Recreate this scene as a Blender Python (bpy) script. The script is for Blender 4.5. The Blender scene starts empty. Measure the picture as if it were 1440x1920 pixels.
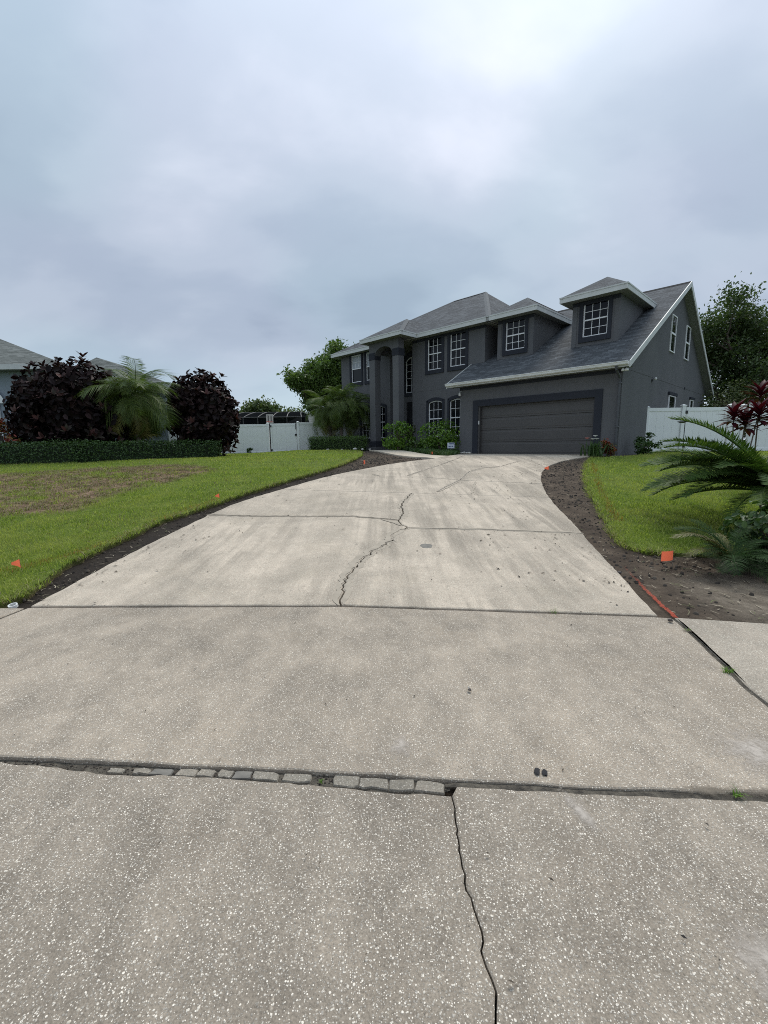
import bpy, bmesh, math, random
import numpy as np
from mathutils import Vector, Matrix
from mathutils import geometry as mgeo

S = bpy.context.scene
COL = S.collection
R = math.radians

# ------------------------------------------------------------------ camera, sky, sun, exposure
def setup_view():
    f_px, pitch, roll = 820.0, R(8.79), R(0.66)
    F = Vector((0, math.cos(pitch), -math.sin(pitch)))
    D = Vector((0, -math.sin(pitch), -math.cos(pitch)))
    X = Vector((1, 0, 0))
    r = math.cos(roll) * X + math.sin(roll) * D
    d = -math.sin(roll) * X + math.cos(roll) * D
    cam = bpy.data.cameras.new('camera')
    cam.sensor_fit = 'HORIZONTAL'
    cam.sensor_width = 36.0
    cam.lens = 36.0 * f_px / 1440.0
    cam.clip_start = 0.05
    cam.clip_end = 3000
    co = bpy.data.objects.new('camera', cam)
    M = Matrix((r, -d, -F)).transposed().to_4x4()
    M.translation = (0, 0, 1.5)
    co.matrix_world = M
    COL.objects.link(co)
    S.camera = co

SUN_AZ, SUN_EL = R(24), R(56)       # clockwise from +Y, above the horizon

def setup_light():
    sd = Vector((math.sin(SUN_AZ) * math.cos(SUN_EL), math.cos(SUN_AZ) * math.cos(SUN_EL), math.sin(SUN_EL)))
    w = bpy.data.worlds.new('World')
    S.world = w
    w.use_nodes = True
    nt = w.node_tree
    nt.nodes.clear()
    N = lambda t, **k: _node(nt, t, **k)
    L = nt.links.new
    out = N('ShaderNodeOutputWorld')
    bg = N('ShaderNodeBackground')
    bg.inputs['Strength'].default_value = 0.1
    L(bg.outputs[0], out.inputs[0])
    sky = N('ShaderNodeTexSky')
    sky.sky_type = 'NISHITA'
    sky.sun_disc = False
    sky.sun_elevation = SUN_EL
    sky.sun_rotation = SUN_AZ
    tc = N('ShaderNodeTexCoord')
    sep = N('ShaderNodeSeparateXYZ')
    L(tc.outputs['Generated'], sep.inputs[0])
    def m(op, a, b=None, c=None, clamp=False):
        n = N('ShaderNodeMath', operation=op)
        n.use_clamp = clamp
        for i, v in enumerate((a, b, c)):
            if v is None: continue
            if isinstance(v, (int, float)): n.inputs[i].default_value = v
            else: L(v, n.inputs[i])
        return n.outputs[0]
    zz = m('ADD', m('MAXIMUM', sep.outputs[2], 0.0), 0.42)
    cmb = N('ShaderNodeCombineXYZ')
    L(m('DIVIDE', sep.outputs[0], zz), cmb.inputs[0])
    L(m('DIVIDE', sep.outputs[1], zz), cmb.inputs[1])
    def noise(scale, detail, rough, dist, loc=(0, 0, 0), sc=(1, 1, 1), rot=0):
        mp = N('ShaderNodeMapping')
        mp.inputs['Location'].default_value = loc
        mp.inputs['Scale'].default_value = sc
        mp.inputs['Rotation'].default_value = (0, 0, rot)
        L(cmb.outputs[0], mp.inputs[0])
        n = N('ShaderNodeTexNoise')
        n.inputs['Scale'].default_value = scale
        n.inputs['Detail'].default_value = detail
        n.inputs['Roughness'].default_value = rough
        n.inputs['Distortion'].default_value = dist
        L(mp.outputs[0], n.inputs['Vector'])
        return n.outputs['Fac']
    big = noise(1.15, 2.0, 0.45, 0.15, (BX, BY, 0), (1, 1.3, 1), R(-30))
    mid = noise(2.6, 5.0, 0.48, 0.15, (MX, MY, 0), (1, 1.5, 1), R(-40))
    def ramp(src, stops, interp='EASE'):
        r_ = N('ShaderNodeValToRGB')
        r_.color_ramp.interpolation = interp
        e = r_.color_ramp.elements
        while len(e) > 1: e.remove(e[-1])
        e[0].position, e[0].color = stops[0][0], (*stops[0][1], 1)
        for p, c in stops[1:]:
            q = e.new(p); q.color = (*c, 1)
        L(src, r_.inputs[0])
        return r_.outputs[0]
    f = m('ADD', m('MULTIPLY', big, 0.58), m('MULTIPLY', mid, 0.42))
    # linear radiance of the cloud deck (x10, background strength is 0.1)
    clouds = ramp(f, [(0.35, (2.46, 2.98, 3.66)), (0.44, (2.90, 3.46, 4.15)), (0.53, (3.42, 3.98, 4.62)), (0.68, (4.7, 5.15, 5.75))])
    # clearer, paler band low over the horizon
    low = m('MULTIPLY', m('SUBTRACT', 1.0, m('DIVIDE', sep.outputs[2], 0.22), clamp=True), 0.95, clamp=True)
    mx = N('ShaderNodeMixRGB')
    L(low, mx.inputs[0]); L(clouds, mx.inputs[1])
    mx.inputs[2].default_value = (4.1, 4.95, 5.8, 1)
    # patches of the deck lean to lavender, others to teal
    hue = ramp(noise(1.1, 2.0, 0.5, 0.0, (9.3, 2.2, 0)), [(0.40, (0.975, 1.012, 1.0)), (0.62, (1.022, 0.990, 1.012))])
    hm = N('ShaderNodeMixRGB', blend_type='MULTIPLY')
    hm.inputs[0].default_value = 1.0
    L(mx.outputs[0], hm.inputs[1]); L(hue, hm.inputs[2])
    mx = hm
    # the veiled sun brightens the cloud round it
    dt = N('ShaderNodeVectorMath', operation='DOT_PRODUCT')
    L(tc.outputs['Generated'], dt.inputs[0]); dt.inputs[1].default_value = sd
    glow = m('POWER', m('MAXIMUM', dt.outputs['Value'], 0.0), 14.0)
    gl = N('ShaderNodeMixRGB', blend_type='ADD')
    L(m('MULTIPLY', glow, 0.32), gl.inputs[0]); L(mx.outputs[0], gl.inputs[1])
    gl.inputs[2].default_value = (4.2, 4.2, 4.2, 1)
    # overcast skies are brighter overhead than near the horizon
    zen = m('ADD', 0.92, m('MULTIPLY', m('POWER', m('MAXIMUM', sep.outputs[2], 0.0), 3.0), 1.5))
    zm = N('ShaderNodeVectorMath', operation='SCALE')
    L(gl.outputs[0], zm.inputs[0]); L(zen, zm.inputs['Scale'])
    fin = N('ShaderNodeMixRGB')
    fin.inputs[0].default_value = 0.10
    L(zm.outputs[0], fin.inputs[1]); L(sky.outputs[0], fin.inputs[2])
    L(fin.outputs[0], bg.inputs['Color'])

    sl = bpy.data.lights.new('sun', 'SUN')
    sl.energy = 1.5
    sl.angle = R(22)
    sl.color = (1.0, 0.945, 0.85)
    so = bpy.data.objects.new('sun', sl)
    so.rotation_euler = sd.to_track_quat('Z', 'Y').to_euler()
    so.location = (4, 10, 30)
    COL.objects.link(so)
    vs = S.view_settings
    vs.view_transform = 'Standard'
    vs.look = 'None'
    vs.exposure = 0.60
    vs.gamma = 1.0
    vs.use_curve_mapping = False
    S.cycles.filter_width = 1.0
    S.cycles.use_denoising = False

def _node(nt, t, **k):
    n = nt.nodes.new(t)
    for a, b in k.items(): setattr(n, a, b)
    return n

BX, BY, MX, MY = 9.0, 9.0, 4.0, 2.0      # where the cloud pattern lies
setup_view()
setup_light()

# ------------------------------------------------------------------ terrain
def sst(t):
    t = np.clip(t, 0, 1)
    return t * t * (3 - 2 * t)

def zt(x, y):
    """height of the lie of the land: street, pavement, ramped front yard, house plateau"""
    x = np.asarray(x, float); y = np.asarray(y, float)
    t = np.clip((y - 3.95) / 11.65, 0, 1)
    z = 1.03 * (0.6 * t + 0.4 * sst(t))
    z = z + np.where(y < 1.85, 0.02 * (np.maximum(y, -6) - 1.85), 0)
    z = z + 0.17 * sst((y - 16) / 6) * sst((x + 8) / 4) * sst((3.5 - x) / 3)
    return z

def zg(x, y): return float(zt(x, y))

# value noise for scattering masks
_rs = np.random.RandomState(7)
_NT = _rs.rand(64, 64)
def vnoise(x, y, s=1.0):
    x = np.asarray(x) * s + 100.0; y = np.asarray(y) * s + 100.0
    xi = np.floor(x).astype(int); yi = np.floor(y).astype(int)
    fx = sst(x - xi); fy = sst(y - yi)
    g = lambda a, b: _NT[a % 64, b % 64]
    return (g(xi, yi) * (1 - fx) + g(xi + 1, yi) * fx) * (1 - fy) + (g(xi, yi + 1) * (1 - fx) + g(xi + 1, yi + 1) * fx) * fy
def fbm(x, y, s=1.0, o=4):
    v = 0; a = 0.5
    for i in range(o):
        v = v + a * vnoise(x, y, s * 2 ** i); a *= 0.5
    return v / 0.9375

# ------------------------------------------------------------------ materials
class NB:
    def __init__(self, name):
        self.m = bpy.data.materials.new(name)
        self.m.use_nodes = True
        self.nt = self.m.node_tree
        self.nt.nodes.clear()
        self.out = self.n('ShaderNodeOutputMaterial')
        self.p = self.n('ShaderNodeBsdfPrincipled')
        self.l(self.p.outputs[0], self.out.inputs[0])
        self._tc = None
    def n(self, t, **k): return _node(self.nt, t, **k)
    def l(self, a, b): self.nt.links.new(a, b)
    def set(self, **k):
        for a, v in k.items():
            s = self.p.inputs[a.replace('_', ' ')]
            if hasattr(v, 'is_output') or isinstance(v, bpy.types.NodeSocket): self.l(v, s)
            else: s.default_value = v if not isinstance(v, tuple) or len(v) == 4 else (*v, 1)
    def co(self, kind='Object', scale=(1, 1, 1), rot=(0, 0, 0), loc=(0, 0, 0)):
        if kind == 'World':
            g = self.n('ShaderNodeNewGeometry').outputs['Position']
        else:
            if self._tc is None: self._tc = self.n('ShaderNodeTexCoord')
            g = self._tc.outputs[kind]
        mp = self.n('ShaderNodeMapping')
        mp.inputs['Scale'].default_value = scale
        mp.inputs['Rotation'].default_value = rot
        mp.inputs['Location'].default_value = loc
        self.l(g, mp.inputs[0])
        return mp.outputs[0]
    def noise(self, vec, scale, detail=4, rough=0.55, dist=0):
        t = self.n('ShaderNodeTexNoise')
        t.inputs['Scale'].default_value = scale; t.inputs['Detail'].default_value = detail
        t.inputs['Roughness'].default_value = rough; t.inputs['Distortion'].default_value = dist
        self.l(vec, t.inputs['Vector'])
        return t.outputs['Fac']
    def vor(self, vec, scale, feature='F1', rnd=1.0):
        t = self.n('ShaderNodeTexVoronoi', feature=feature)
        t.inputs['Scale'].default_value = scale; t.inputs['Randomness'].default_value = rnd
        self.l(vec, t.inputs['Vector'])
        return t
    def ramp(self, src, stops, interp='LINEAR'):
        r_ = self.n('ShaderNodeValToRGB')
        r_.color_ramp.interpolation = interp
        e = r_.color_ramp.elements
        while len(e) > 1: e.remove(e[-1])
        c4 = lambda c: (c, c, c, 1) if isinstance(c, (int, float)) else (*c, 1)
        e[0].position, e[0].color = stops[0][0], c4(stops[0][1])
        for p, c in stops[1:]:
            q = e.new(p); q.color = c4(c)
        self.l(src, r_.inputs[0])
        return r_.outputs[0]
    def mix(self, fac, a, b, blend='MIX'):
        x = self.n('ShaderNodeMixRGB', blend_type=blend)
        for i, v in enumerate((fac, a, b)):
            if isinstance(v, bpy.types.NodeSocket): self.l(v, x.inputs[i])
            elif i == 0: x.inputs[0].default_value = v
            else: x.inputs[i].default_value = (*v, 1) if isinstance(v, tuple) else (v, v, v, 1)
        return x.outputs[0]
    def math(self, op, a, b=None, clamp=False):
        x = self.n('ShaderNodeMath', operation=op); x.use_clamp = clamp
        for i, v in enumerate((a, b)):
            if v is None: continue
            if isinstance(v, bpy.types.NodeSocket): self.l(v, x.inputs[i])
            else: x.inputs[i].default_value = v
        return x.outputs[0]
    def bump(self, h, strength=0.5, dist=0.01, prev=None):
        b = self.n('ShaderNodeBump')
        b.inputs['Strength'].default_value = strength; b.inputs['Distance'].default_value = dist
        self.l(h, b.inputs['Height'])
        if prev is not None: self.l(prev, b.inputs['Normal'])
        return b.outputs[0]
    def island(self): return self.n('ShaderNodeNewGeometry').outputs['Random Per Island']
    def objrand(self): return self.n('ShaderNodeObjectInfo').outputs['Random']

M = {}
def simple(key, c1, c2=None, scale=6, rough=0.6, bump=0.0, bscale=60, bdist=0.004, spec=0.5, metal=0.0):
    b = NB(key)
    v = b.co('Object')
    c2 = c2 or tuple(0.82 * c for c in c1)
    col = b.mix(b.ramp(b.noise(v, scale, 5), [(0.35, 0), (0.65, 1)]), c1, c2)
    b.set(Base_Color=col, Roughness=rough, Metallic=metal)
    b.p.inputs['Specular IOR Level'].default_value = spec
    if bump: b.set(Normal=b.bump(b.noise(v, bscale, 4), bump, bdist))
    M[key] = b.m
    return b

# stucco, trims, metals, plastics
def stucco(key, c1, c2):
    b = NB(key)
    v = b.co('Object')
    w = b.ramp(b.noise(v, 0.55, 5, 0.6), [(0.35, 0), (0.68, 1)])
    streak = b.ramp(b.noise(b.co('Object', (1.6, 1.6, 0.3)), 1.1, 5, 0.6), [(0.46, 0), (0.8, 0.3)])
    c = b.mix(w, c1, c2)
    c = b.mix(streak, c, tuple(x * 0.78 for x in c1))
    b.set(Base_Color=c, Roughness=0.88, Normal=b.bump(b.noise(v, 75, 3, 0.6), 0.55, 0.006))
    b.p.inputs['Specular IOR Level'].default_value = 0.25
    M[key] = b.m
stucco('wall', (0.112, 0.113, 0.119), (0.134, 0.134, 0.139))
stucco('band', (0.030, 0.033, 0.043), (0.036, 0.039, 0.049))
stucco('nwall', (0.26, 0.31, 0.36), (0.30, 0.34, 0.39))
simple('fascia', (0.60, 0.61, 0.59), (0.52, 0.53, 0.515), 3, 0.55)
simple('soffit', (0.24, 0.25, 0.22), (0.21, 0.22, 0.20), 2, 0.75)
simple('gutter', (0.76, 0.77, 0.74), (0.62, 0.63, 0.60), 1.5, 0.4)
simple('frame_white', (0.86, 0.865, 0.87), (0.80, 0.81, 0.815), 4, 0.45)
simple('vinyl', (0.83, 0.845, 0.84), (0.76, 0.78, 0.775), 0.9, 0.42)
simple('door_metal', (0.064, 0.061, 0.060), (0.074, 0.070, 0.069), 1.2, 0.5, 0.12, 140, 0.002)
simple('dark_metal', (0.02, 0.021, 0.024), None, 10, 0.45)
simple('downspout', (0.070, 0.073, 0.082), None, 4, 0.5)
simple('plastic_white', (0.78, 0.78, 0.76), None, 8, 0.4)
simple('door_dark', (0.012, 0.013, 0.016), None, 3, 0.45)
simple('bark', (0.13, 0.10, 0.075), (0.075, 0.058, 0.045), 9, 0.92, 0.8, 22, 0.02)
simple('palm_bark', (0.17, 0.14, 0.11), (0.09, 0.075, 0.06), 14, 0.95, 0.9, 30, 0.02)
simple('hedge_core', (0.018, 0.030, 0.012), (0.012, 0.02, 0.009), 12, 0.95)
simple('rock_white', (0.62, 0.60, 0.56), (0.45, 0.43, 0.40), 20, 0.8, 0.5, 40)
simple('rock_dark', (0.07, 0.06, 0.055), (0.12, 0.10, 0.09), 60, 0.9, 0.8, 80)
simple('asphalt_bit', (0.03, 0.028, 0.03), None, 60, 0.85, 0.8, 90)
simple('rim_red', (0.45, 0.05, 0.03), None, 8, 0.5)
simple('backboard', (0.44, 0.43, 0.38), (0.34, 0.34, 0.31), 6, 0.6)
simple('wire', (0.25, 0.25, 0.25), None, 8, 0.4, metal=0.9)
simple('cage_frame', (0.07, 0.068, 0.066), None, 8, 0.5)
simple('sign_face', (0.62, 0.66, 0.72), (0.52, 0.56, 0.64), 40, 0.5)
simple('sign_blue', (0.04, 0.07, 0.18), None, 40, 0.5)
simple('petal_white', (0.80, 0.80, 0.76), None, 20, 0.6)
simple('petal_pink', (0.75, 0.28, 0.26), None, 20, 0.6)
simple('dish', (0.028, 0.032, 0.034), None, 20, 0.5)

def make_cage():
    b = NB('screen')
    b.set(Base_Color=(0.008, 0.009, 0.010), Roughness=1.0)
    b.p.inputs['Specular IOR Level'].default_value = 0.0
    tr = b.n('ShaderNodeBsdfTransparent')
    mx = b.n('ShaderNodeMixShader')
    mx.inputs[0].default_value = 0.95
    b.l(tr.outputs[0], mx.inputs[1]); b.l(b.p.outputs[0], mx.inputs[2]); b.l(mx.outputs[0], b.out.inputs[0])
    M['screen'] = b.m
make_cage()

def make_flag():
    b = NB('flag_orange')
    c = b.mix(b.noise(b.co('Object'), 25, 3), (1.0, 0.22, 0.125), (0.97, 0.19, 0.11))
    b.set(Base_Color=c, Roughness=0.5)
    t = b.n('ShaderNodeBsdfTranslucent'); t.inputs[0].default_value = (1.0, 0.22, 0.11, 1)
    mx = b.n('ShaderNodeMixShader'); mx.inputs[0].default_value = 0.6
    b.l(b.p.outputs[0], mx.inputs[1]); b.l(t.outputs[0], mx.inputs[2]); b.l(mx.outputs[0], b.out.inputs[0])
    M['flag_orange'] = b.m
make_flag()

def glass(key, col, rough=0.05):
    b = NB(key)
    v = b.co('Object')
    b.set(Base_Color=col, Roughness=rough)
    b.p.inputs['IOR'].default_value = 1.45
    b.p.inputs['Specular IOR Level'].default_value = 0.3
    b.set(Normal=b.bump(b.noise(v, 1.6, 2), 0.12, 0.03))
    M[key] = b.m
glass('pane', (0.006, 0.007, 0.010))
glass('pane_blind', (0.36, 0.39, 0.42), 0.2)

def shingle(key, dark, mid, light):
    b = NB(key)
    uv = b.co('UV')
    br = b.n('ShaderNodeTexBrick')
    br.offset = 0.5; br.squash = 1.0
    for k, v in dict(Scale=1.0, Mortar_Size=0.006, Mortar_Smooth=0.3, Bias=0.0, Brick_Width=0.31, Row_Height=0.142).items():
        br.inputs[k.replace('_', ' ')].default_value = v
    br.inputs['Color1'].default_value = (0.15, 0.15, 0.15, 1); br.inputs['Color2'].default_value = (0.85, 0.85, 0.85, 1)
    br.inputs['Mortar'].default_value = (0, 0, 0, 1)
    b.l(uv, br.inputs['Vector'])
    n1 = b.noise(b.co('UV', (1.0, 2.0, 1)), 2.4, 4, 0.6)
    n2 = b.noise(uv, 90, 3, 0.6)
    big = b.noise(uv, 0.35, 4, 0.6)
    t = b.math('ADD', b.math('MULTIPLY', br.outputs['Color'], 0.5), b.math('MULTIPLY', n1, 0.6))
    c = b.ramp(t, [(0.22, dark), (0.52, mid), (0.82, light)])
    c = b.mix(0.35, c, b.mix(n2, 0.25, 0.8), 'SOFT_LIGHT')
    c = b.mix(b.ramp(big, [(0.4, 0), (0.75, 0.35)]), c, tuple(x * 0.72 for x in mid))
    c = b.mix(b.math('MULTIPLY', br.outputs['Fac'], 0.8), c, tuple(x * 0.35 for x in dark))
    # the courses step down towards the eave
    sp = b.n('ShaderNodeSeparateXYZ'); b.l(uv, sp.inputs[0])
    saw = b.math('FRACT', b.math('DIVIDE', sp.outputs[1], 0.142))
    n = b.bump(b.math('MULTIPLY', saw, -1.0), 0.6, 0.012)
    n = b.bump(b.math('ADD', b.math('MULTIPLY', br.outputs['Color'], 0.6), n2), 0.5, 0.008, n)
    b.set(Base_Color=c, Roughness=0.93, Normal=n)
    b.p.inputs['Specular IOR Level'].default_value = 0.2
    M[key] = b.m
shingle('shingle', (0.038, 0.041, 0.045), (0.072, 0.078, 0.086), (0.132, 0.141, 0.151))
shingle('nshingle', (0.055, 0.062, 0.057), (0.115, 0.125, 0.117), (0.20, 0.21, 0.20))

def concrete(key, base, dark, peb, peb_amt, streak=0.0, stain=0.5, tint=(0.30, 0.24, 0.19)):
    b = NB(key)
    v = b.co('World')
    big = b.ramp(b.noise(v, 0.8, 7, 0.66, 0.5), [(0.44, 0), (0.66, 1)])
    med = b.ramp(b.noise(b.co('World', (1, 0.6, 1), (0, 0, R(25))), 4.0, 9, 0.78, 0.0), [(0.40, 0), (0.70, 1)])
    fine = b.noise(v, 130, 3, 0.7)
    c = b.mix(big, base, tuple(0.45 * a + 0.55 * d for a, d in zip(base, dark)))
    c = b.mix(b.math('MULTIPLY', med, stain), c, dark)
    c = b.mix(b.ramp(b.noise(v, 1.7, 5, 0.6), [(0.52, 0), (0.78, 0.45)]), c, tint)
    if streak:
        # tyre tracks and run-off: long streaks up the drive, broken by a coarse mask
        warp = b.noise(v, 0.8, 3)
        for sx, sy, lo, hi, amt in ((3.0, 0.20, 0.46, 0.57, 0.72), (8.0, 0.42, 0.49, 0.60, 0.62)):
            s1 = b.noise(b.mix(0.12, b.co('World', (sx, sy, 1), (0, 0, R(-6))), warp, 'ADD'), 1.0, 5, 0.62, 0.15)
            s2 = b.noise(v, 0.45, 3, 0.6, 0.3)
            px = b.n('ShaderNodeSeparateXYZ'); b.l(v, px.inputs[0])
            s2 = b.math('SUBTRACT', s2, b.ramp(b.math('DIVIDE', b.math('ADD', px.outputs[0], 1.2), 2.0), [(0.0, 0.13), (1.0, 0.0)]))
            c = b.mix(b.math('MULTIPLY', b.ramp(s1, [(lo, 0), (hi, 1)]), b.math('MULTIPLY', b.ramp(s2, [(0.36, 0.2), (0.56, 1)]), streak * amt)), c, tuple(0.42 * x for x in base))
        # mottled lichen specks
        c = b.mix(b.math('MULTIPLY', b.ramp(b.noise(v, 30, 6, 0.75), [(0.54, 0), (0.64, 1)]), b.ramp(b.noise(v, 1.3, 4), [(0.38, 0.12), (0.60, 0.75)])), c, tuple(0.45 * x for x in base))
    c = b.mix(0.9, c, b.mix(fine, 0.05, 0.95), 'OVERLAY')
    pores = b.ramp(b.noise(v, 75, 4, 0.75), [(0.60, 0), (0.70, 0.55)])
    c = b.mix(pores, c, tuple(0.55 * x for x in dark))
    # exposed aggregate: two sizes of pale stones set in the paste
    hs = []
    wob = b.n('ShaderNodeTexNoise'); wob.inputs['Scale'].default_value = 55; b.l(v, wob.inputs['Vector'])
    pv = b.mix(0.005, v, wob.outputs['Color'], 'ADD')
    for sc, lo, hi, keep in ((62, 0.19, 0.27, 0.32), (98, 0.25, 0.34, 0.55), (165, 0.30, 0.40, 0.55)):
        vo = b.vor(pv, sc)
        inside = b.ramp(vo.outputs['Distance'], [(lo, 1), (hi, 0)])
        sep = b.n('ShaderNodeSeparateColor'); b.l(vo.outputs['Color'], sep.inputs[0])
        pick = b.ramp(sep.outputs[0], [(1 - keep, 0), (1 - keep + 0.03, 1)])
        f = b.math('MULTIPLY', b.math('MULTIPLY', inside, pick), peb_amt)
        pc = b.ramp(sep.outputs[1], [(0.0, tuple(0.38 * x for x in peb)), (0.5, tuple(0.62 * x for x in peb)), (0.75, peb), (1.0, tuple(min(0.85, 1.22 * x) for x in peb))])
        c = b.mix(f, c, pc)
        hs.append(f)
    h = b.math('ADD', b.math('ADD', hs[0], hs[1]), b.math('ADD', hs[2], b.math('MULTIPLY', fine, 0.8)))
    n = b.bump(h, 0.5, 0.004)
    n = b.bump(b.noise(v, 22, 5, 0.65), 0.35, 0.008, n)
    b.set(Base_Color=c, Roughness=0.9, Normal=n)
    b.p.inputs['Specular IOR Level'].default_value = 0.3
    M[key] = b.m
concrete('conc_apron', (0.318, 0.268, 0.212), (0.118, 0.100, 0.080), (0.70, 0.632, 0.54), 0.95, 0, 0.7, (0.25, 0.20, 0.15))
concrete('conc_walk', (0.388, 0.324, 0.254), (0.115, 0.098, 0.079), (0.70, 0.63, 0.535), 0.95, 0.0, 0.62, (0.33, 0.265, 0.195))
concrete('conc_side', (0.385, 0.329, 0.265), (0.165, 0.146, 0.118), (0.68, 0.63, 0.53), 0.85, 0.0, 0.4)
concrete('conc_drive', (0.56, 0.470, 0.374), (0.19, 0.164, 0.130), (0.74, 0.68, 0.565), 0.75, 1.0, 0.4, (0.44, 0.365, 0.27))
concrete('conc_path', (0.56, 0.48, 0.37), (0.32, 0.29, 0.25), (0.62, 0.6, 0.54), 0.2, 0.0, 0.3)
concrete('conc_chunk', (0.27, 0.24, 0.195), (0.11, 0.098, 0.08), (0.50, 0.46, 0.40), 0.6, 0.0, 0.6)
simple('mortar', (0.31, 0.266, 0.21), (0.38, 0.327, 0.26), 7, 0.92, 0.4, 40)
simple('mortar_pale', (0.46, 0.415, 0.36), (0.36, 0.32, 0.275), 9, 0.92, 0.5, 50)
simple('mortar_grey', (0.20, 0.185, 0.16), (0.14, 0.13, 0.115), 14, 0.92, 0.6, 50)

def make_wash(key, ca, cb, top):
    b = NB(key)
    v = b.co('World')
    b.set(Base_Color=b.mix(b.noise(v, 14, 5), ca, cb), Roughness=0.93, Normal=b.bump(b.noise(v, 60, 4), 0.5, 0.006))
    at = b.n('ShaderNodeVertexColor'); at.layer_name = 'cover'
    sep = b.n('ShaderNodeSeparateColor'); b.l(at.outputs[0], sep.inputs[0])
    a = b.math('ADD', b.noise(v, 22, 9, 0.78, 0.4), b.math('MULTIPLY', sep.outputs[0], 0.45))
    b.set(Alpha=b.ramp(a, [(0.60, 0), (0.95, top)]))
    M[key] = b.m
make_wash('mortar_wash', (0.52, 0.46, 0.40), (0.40, 0.35, 0.30), 0.9)
make_wash('dirt_wash', (0.15, 0.125, 0.095), (0.21, 0.175, 0.135), 0.9)

def make_soil():
    b = NB('soil')
    v = b.co('World')
    at = b.n('ShaderNodeVertexColor'); at.layer_name = 'sand'
    n1 = b.noise(v, 3.5, 7, 0.65)
    n2 = b.noise(v, 34, 5, 0.7)
    c = b.ramp(n1, [(0.3, (0.040, 0.030, 0.023)), (0.55, (0.082, 0.062, 0.046)), (0.75, (0.14, 0.108, 0.080))])
    sand = b.ramp(b.noise(v, 5, 6, 0.65), [(0.3, (0.115, 0.094, 0.072)), (0.7, (0.22, 0.185, 0.145))])
    sep = b.n('ShaderNodeSeparateColor'); b.l(at.outputs[0], sep.inputs[0])
    c = b.mix(b.math('MULTIPLY', sep.outputs[0], b.ramp(n1, [(0.25, 0.5), (0.6, 1)])), c, sand)
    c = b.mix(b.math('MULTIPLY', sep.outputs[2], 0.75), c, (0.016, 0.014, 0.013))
    c = b.mix(sep.outputs[1], c, (0.045, 0.085, 0.022))
    c = b.mix(0.6, c, b.mix(n2, 0.1, 0.9), 'OVERLAY')
    n = b.bump(n2, 0.9, 0.02)
    n = b.bump(b.noise(v, 130, 3, 0.7), 0.7, 0.006, n)
    b.set(Base_Color=c, Roughness=0.97, Normal=n)
    b.p.inputs['Specular IOR Level'].default_value = 0.15
    M['soil'] = b.m
make_soil()

def make_turf():
    b = NB('turf')
    v = b.co('World')
    at = b.n('ShaderNodeVertexColor'); at.layer_name = 'bare'
    sep = b.n('ShaderNodeSeparateColor'); b.l(at.outputs[0], sep.inputs[0])
    n1 = b.noise(v, 2.2, 5, 0.6); n2 = b.noise(v, 60, 4, 0.7)
    g = b.ramp(n1, [(0.3, (0.075, 0.115, 0.020)), (0.7, (0.13, 0.17, 0.034))])
    br = b.ramp(b.noise(v, 9, 6, 0.7), [(0.32, (0.045, 0.034, 0.025)), (0.5, (0.17, 0.112, 0.072)), (0.68, (0.32, 0.235, 0.16))])
    c = b.mix(sep.outputs[0], g, br)
    c = b.mix(0.6, c, b.mix(n2, 0.1, 0.9), 'OVERLAY')
    b.set(Base_Color=c, Roughness=0.95, Normal=b.bump(n2, 0.9, 0.025))
    b.p.inputs['Specular IOR Level'].default_value = 0.1
    M['turf'] = b.m
make_turf()

def foliage(key, cols, rough=0.5, trans=0.3, patch=0.0, patch_col=None, pscale=0.8, spec=0.4, tcol=None, rand='island'):
    b = NB(key)
    r_ = b.island() if rand == 'island' else b.objrand()
    n = len(cols)
    c = b.ramp(r_, [(i / max(1, n - 1), x) for i, x in enumerate(cols)])
    if patch:
        c = b.mix(b.math('MULTIPLY', b.ramp(b.noise(b.co('World'), pscale, 5, 0.6), [(0.45, 0), (0.68, 1)]), patch), c, patch_col)
    b.set(Base_Color=c, Roughness=rough)
    b.p.inputs['Specular IOR Level'].default_value = spec
    if trans:
        t = b.n('ShaderNodeBsdfTranslucent')
        tc_ = b.mix(1.0, c, tcol or (1.0, 1.15, 0.5), 'MULTIPLY')
        b.l(tc_, t.inputs[0])
        mx = b.n('ShaderNodeMixShader'); mx.inputs[0].default_value = trans
        b.l(b.p.outputs[0], mx.inputs[1]); b.l(t.outputs[0], mx.inputs[2]); b.l(mx.outputs[0], b.out.inputs[0])
    M[key] = b.m
foliage('grass', [(0.115, 0.170, 0.026), (0.215, 0.285, 0.050), (0.310, 0.375, 0.075), (0.50, 0.51, 0.19)], 0.6, 0.45, 0.6, (0.44, 0.43, 0.14), 1.1, spec=0.2)
foliage('grass_orange', [(0.42, 0.16, 0.035), (0.30, 0.20, 0.04), (0.20, 0.22, 0.04)], 0.6, 0.3)
foliage('grass_dry', [(0.22, 0.17, 0.10), (0.33, 0.27, 0.17), (0.16, 0.12, 0.07), (0.14, 0.17, 0.05)], 0.8, 0.2)
foliage('weed', [(0.10, 0.20, 0.03), (0.16, 0.28, 0.05)], 0.5, 0.35)
foliage('ficus', [(0.010, 0.008, 0.009), (0.018, 0.011, 0.012), (0.030, 0.015, 0.015), (0.014, 0.013, 0.011)], 0.6, 0.05, spec=0.12, tcol=(1.5, 0.7, 0.6))
foliage('ficus_leaf', [(0.022, 0.015, 0.014), (0.046, 0.023, 0.022), (0.090, 0.036, 0.030), (0.034, 0.027, 0.022), (0.05, 0.042, 0.028)], 0.5, 0.06, spec=0.18, tcol=(1.5, 0.7, 0.6), rand='obj')
foliage('hedge', [(0.024, 0.054, 0.014), (0.042, 0.088, 0.022), (0.072, 0.125, 0.030)], 0.5, 0.2)
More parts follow.
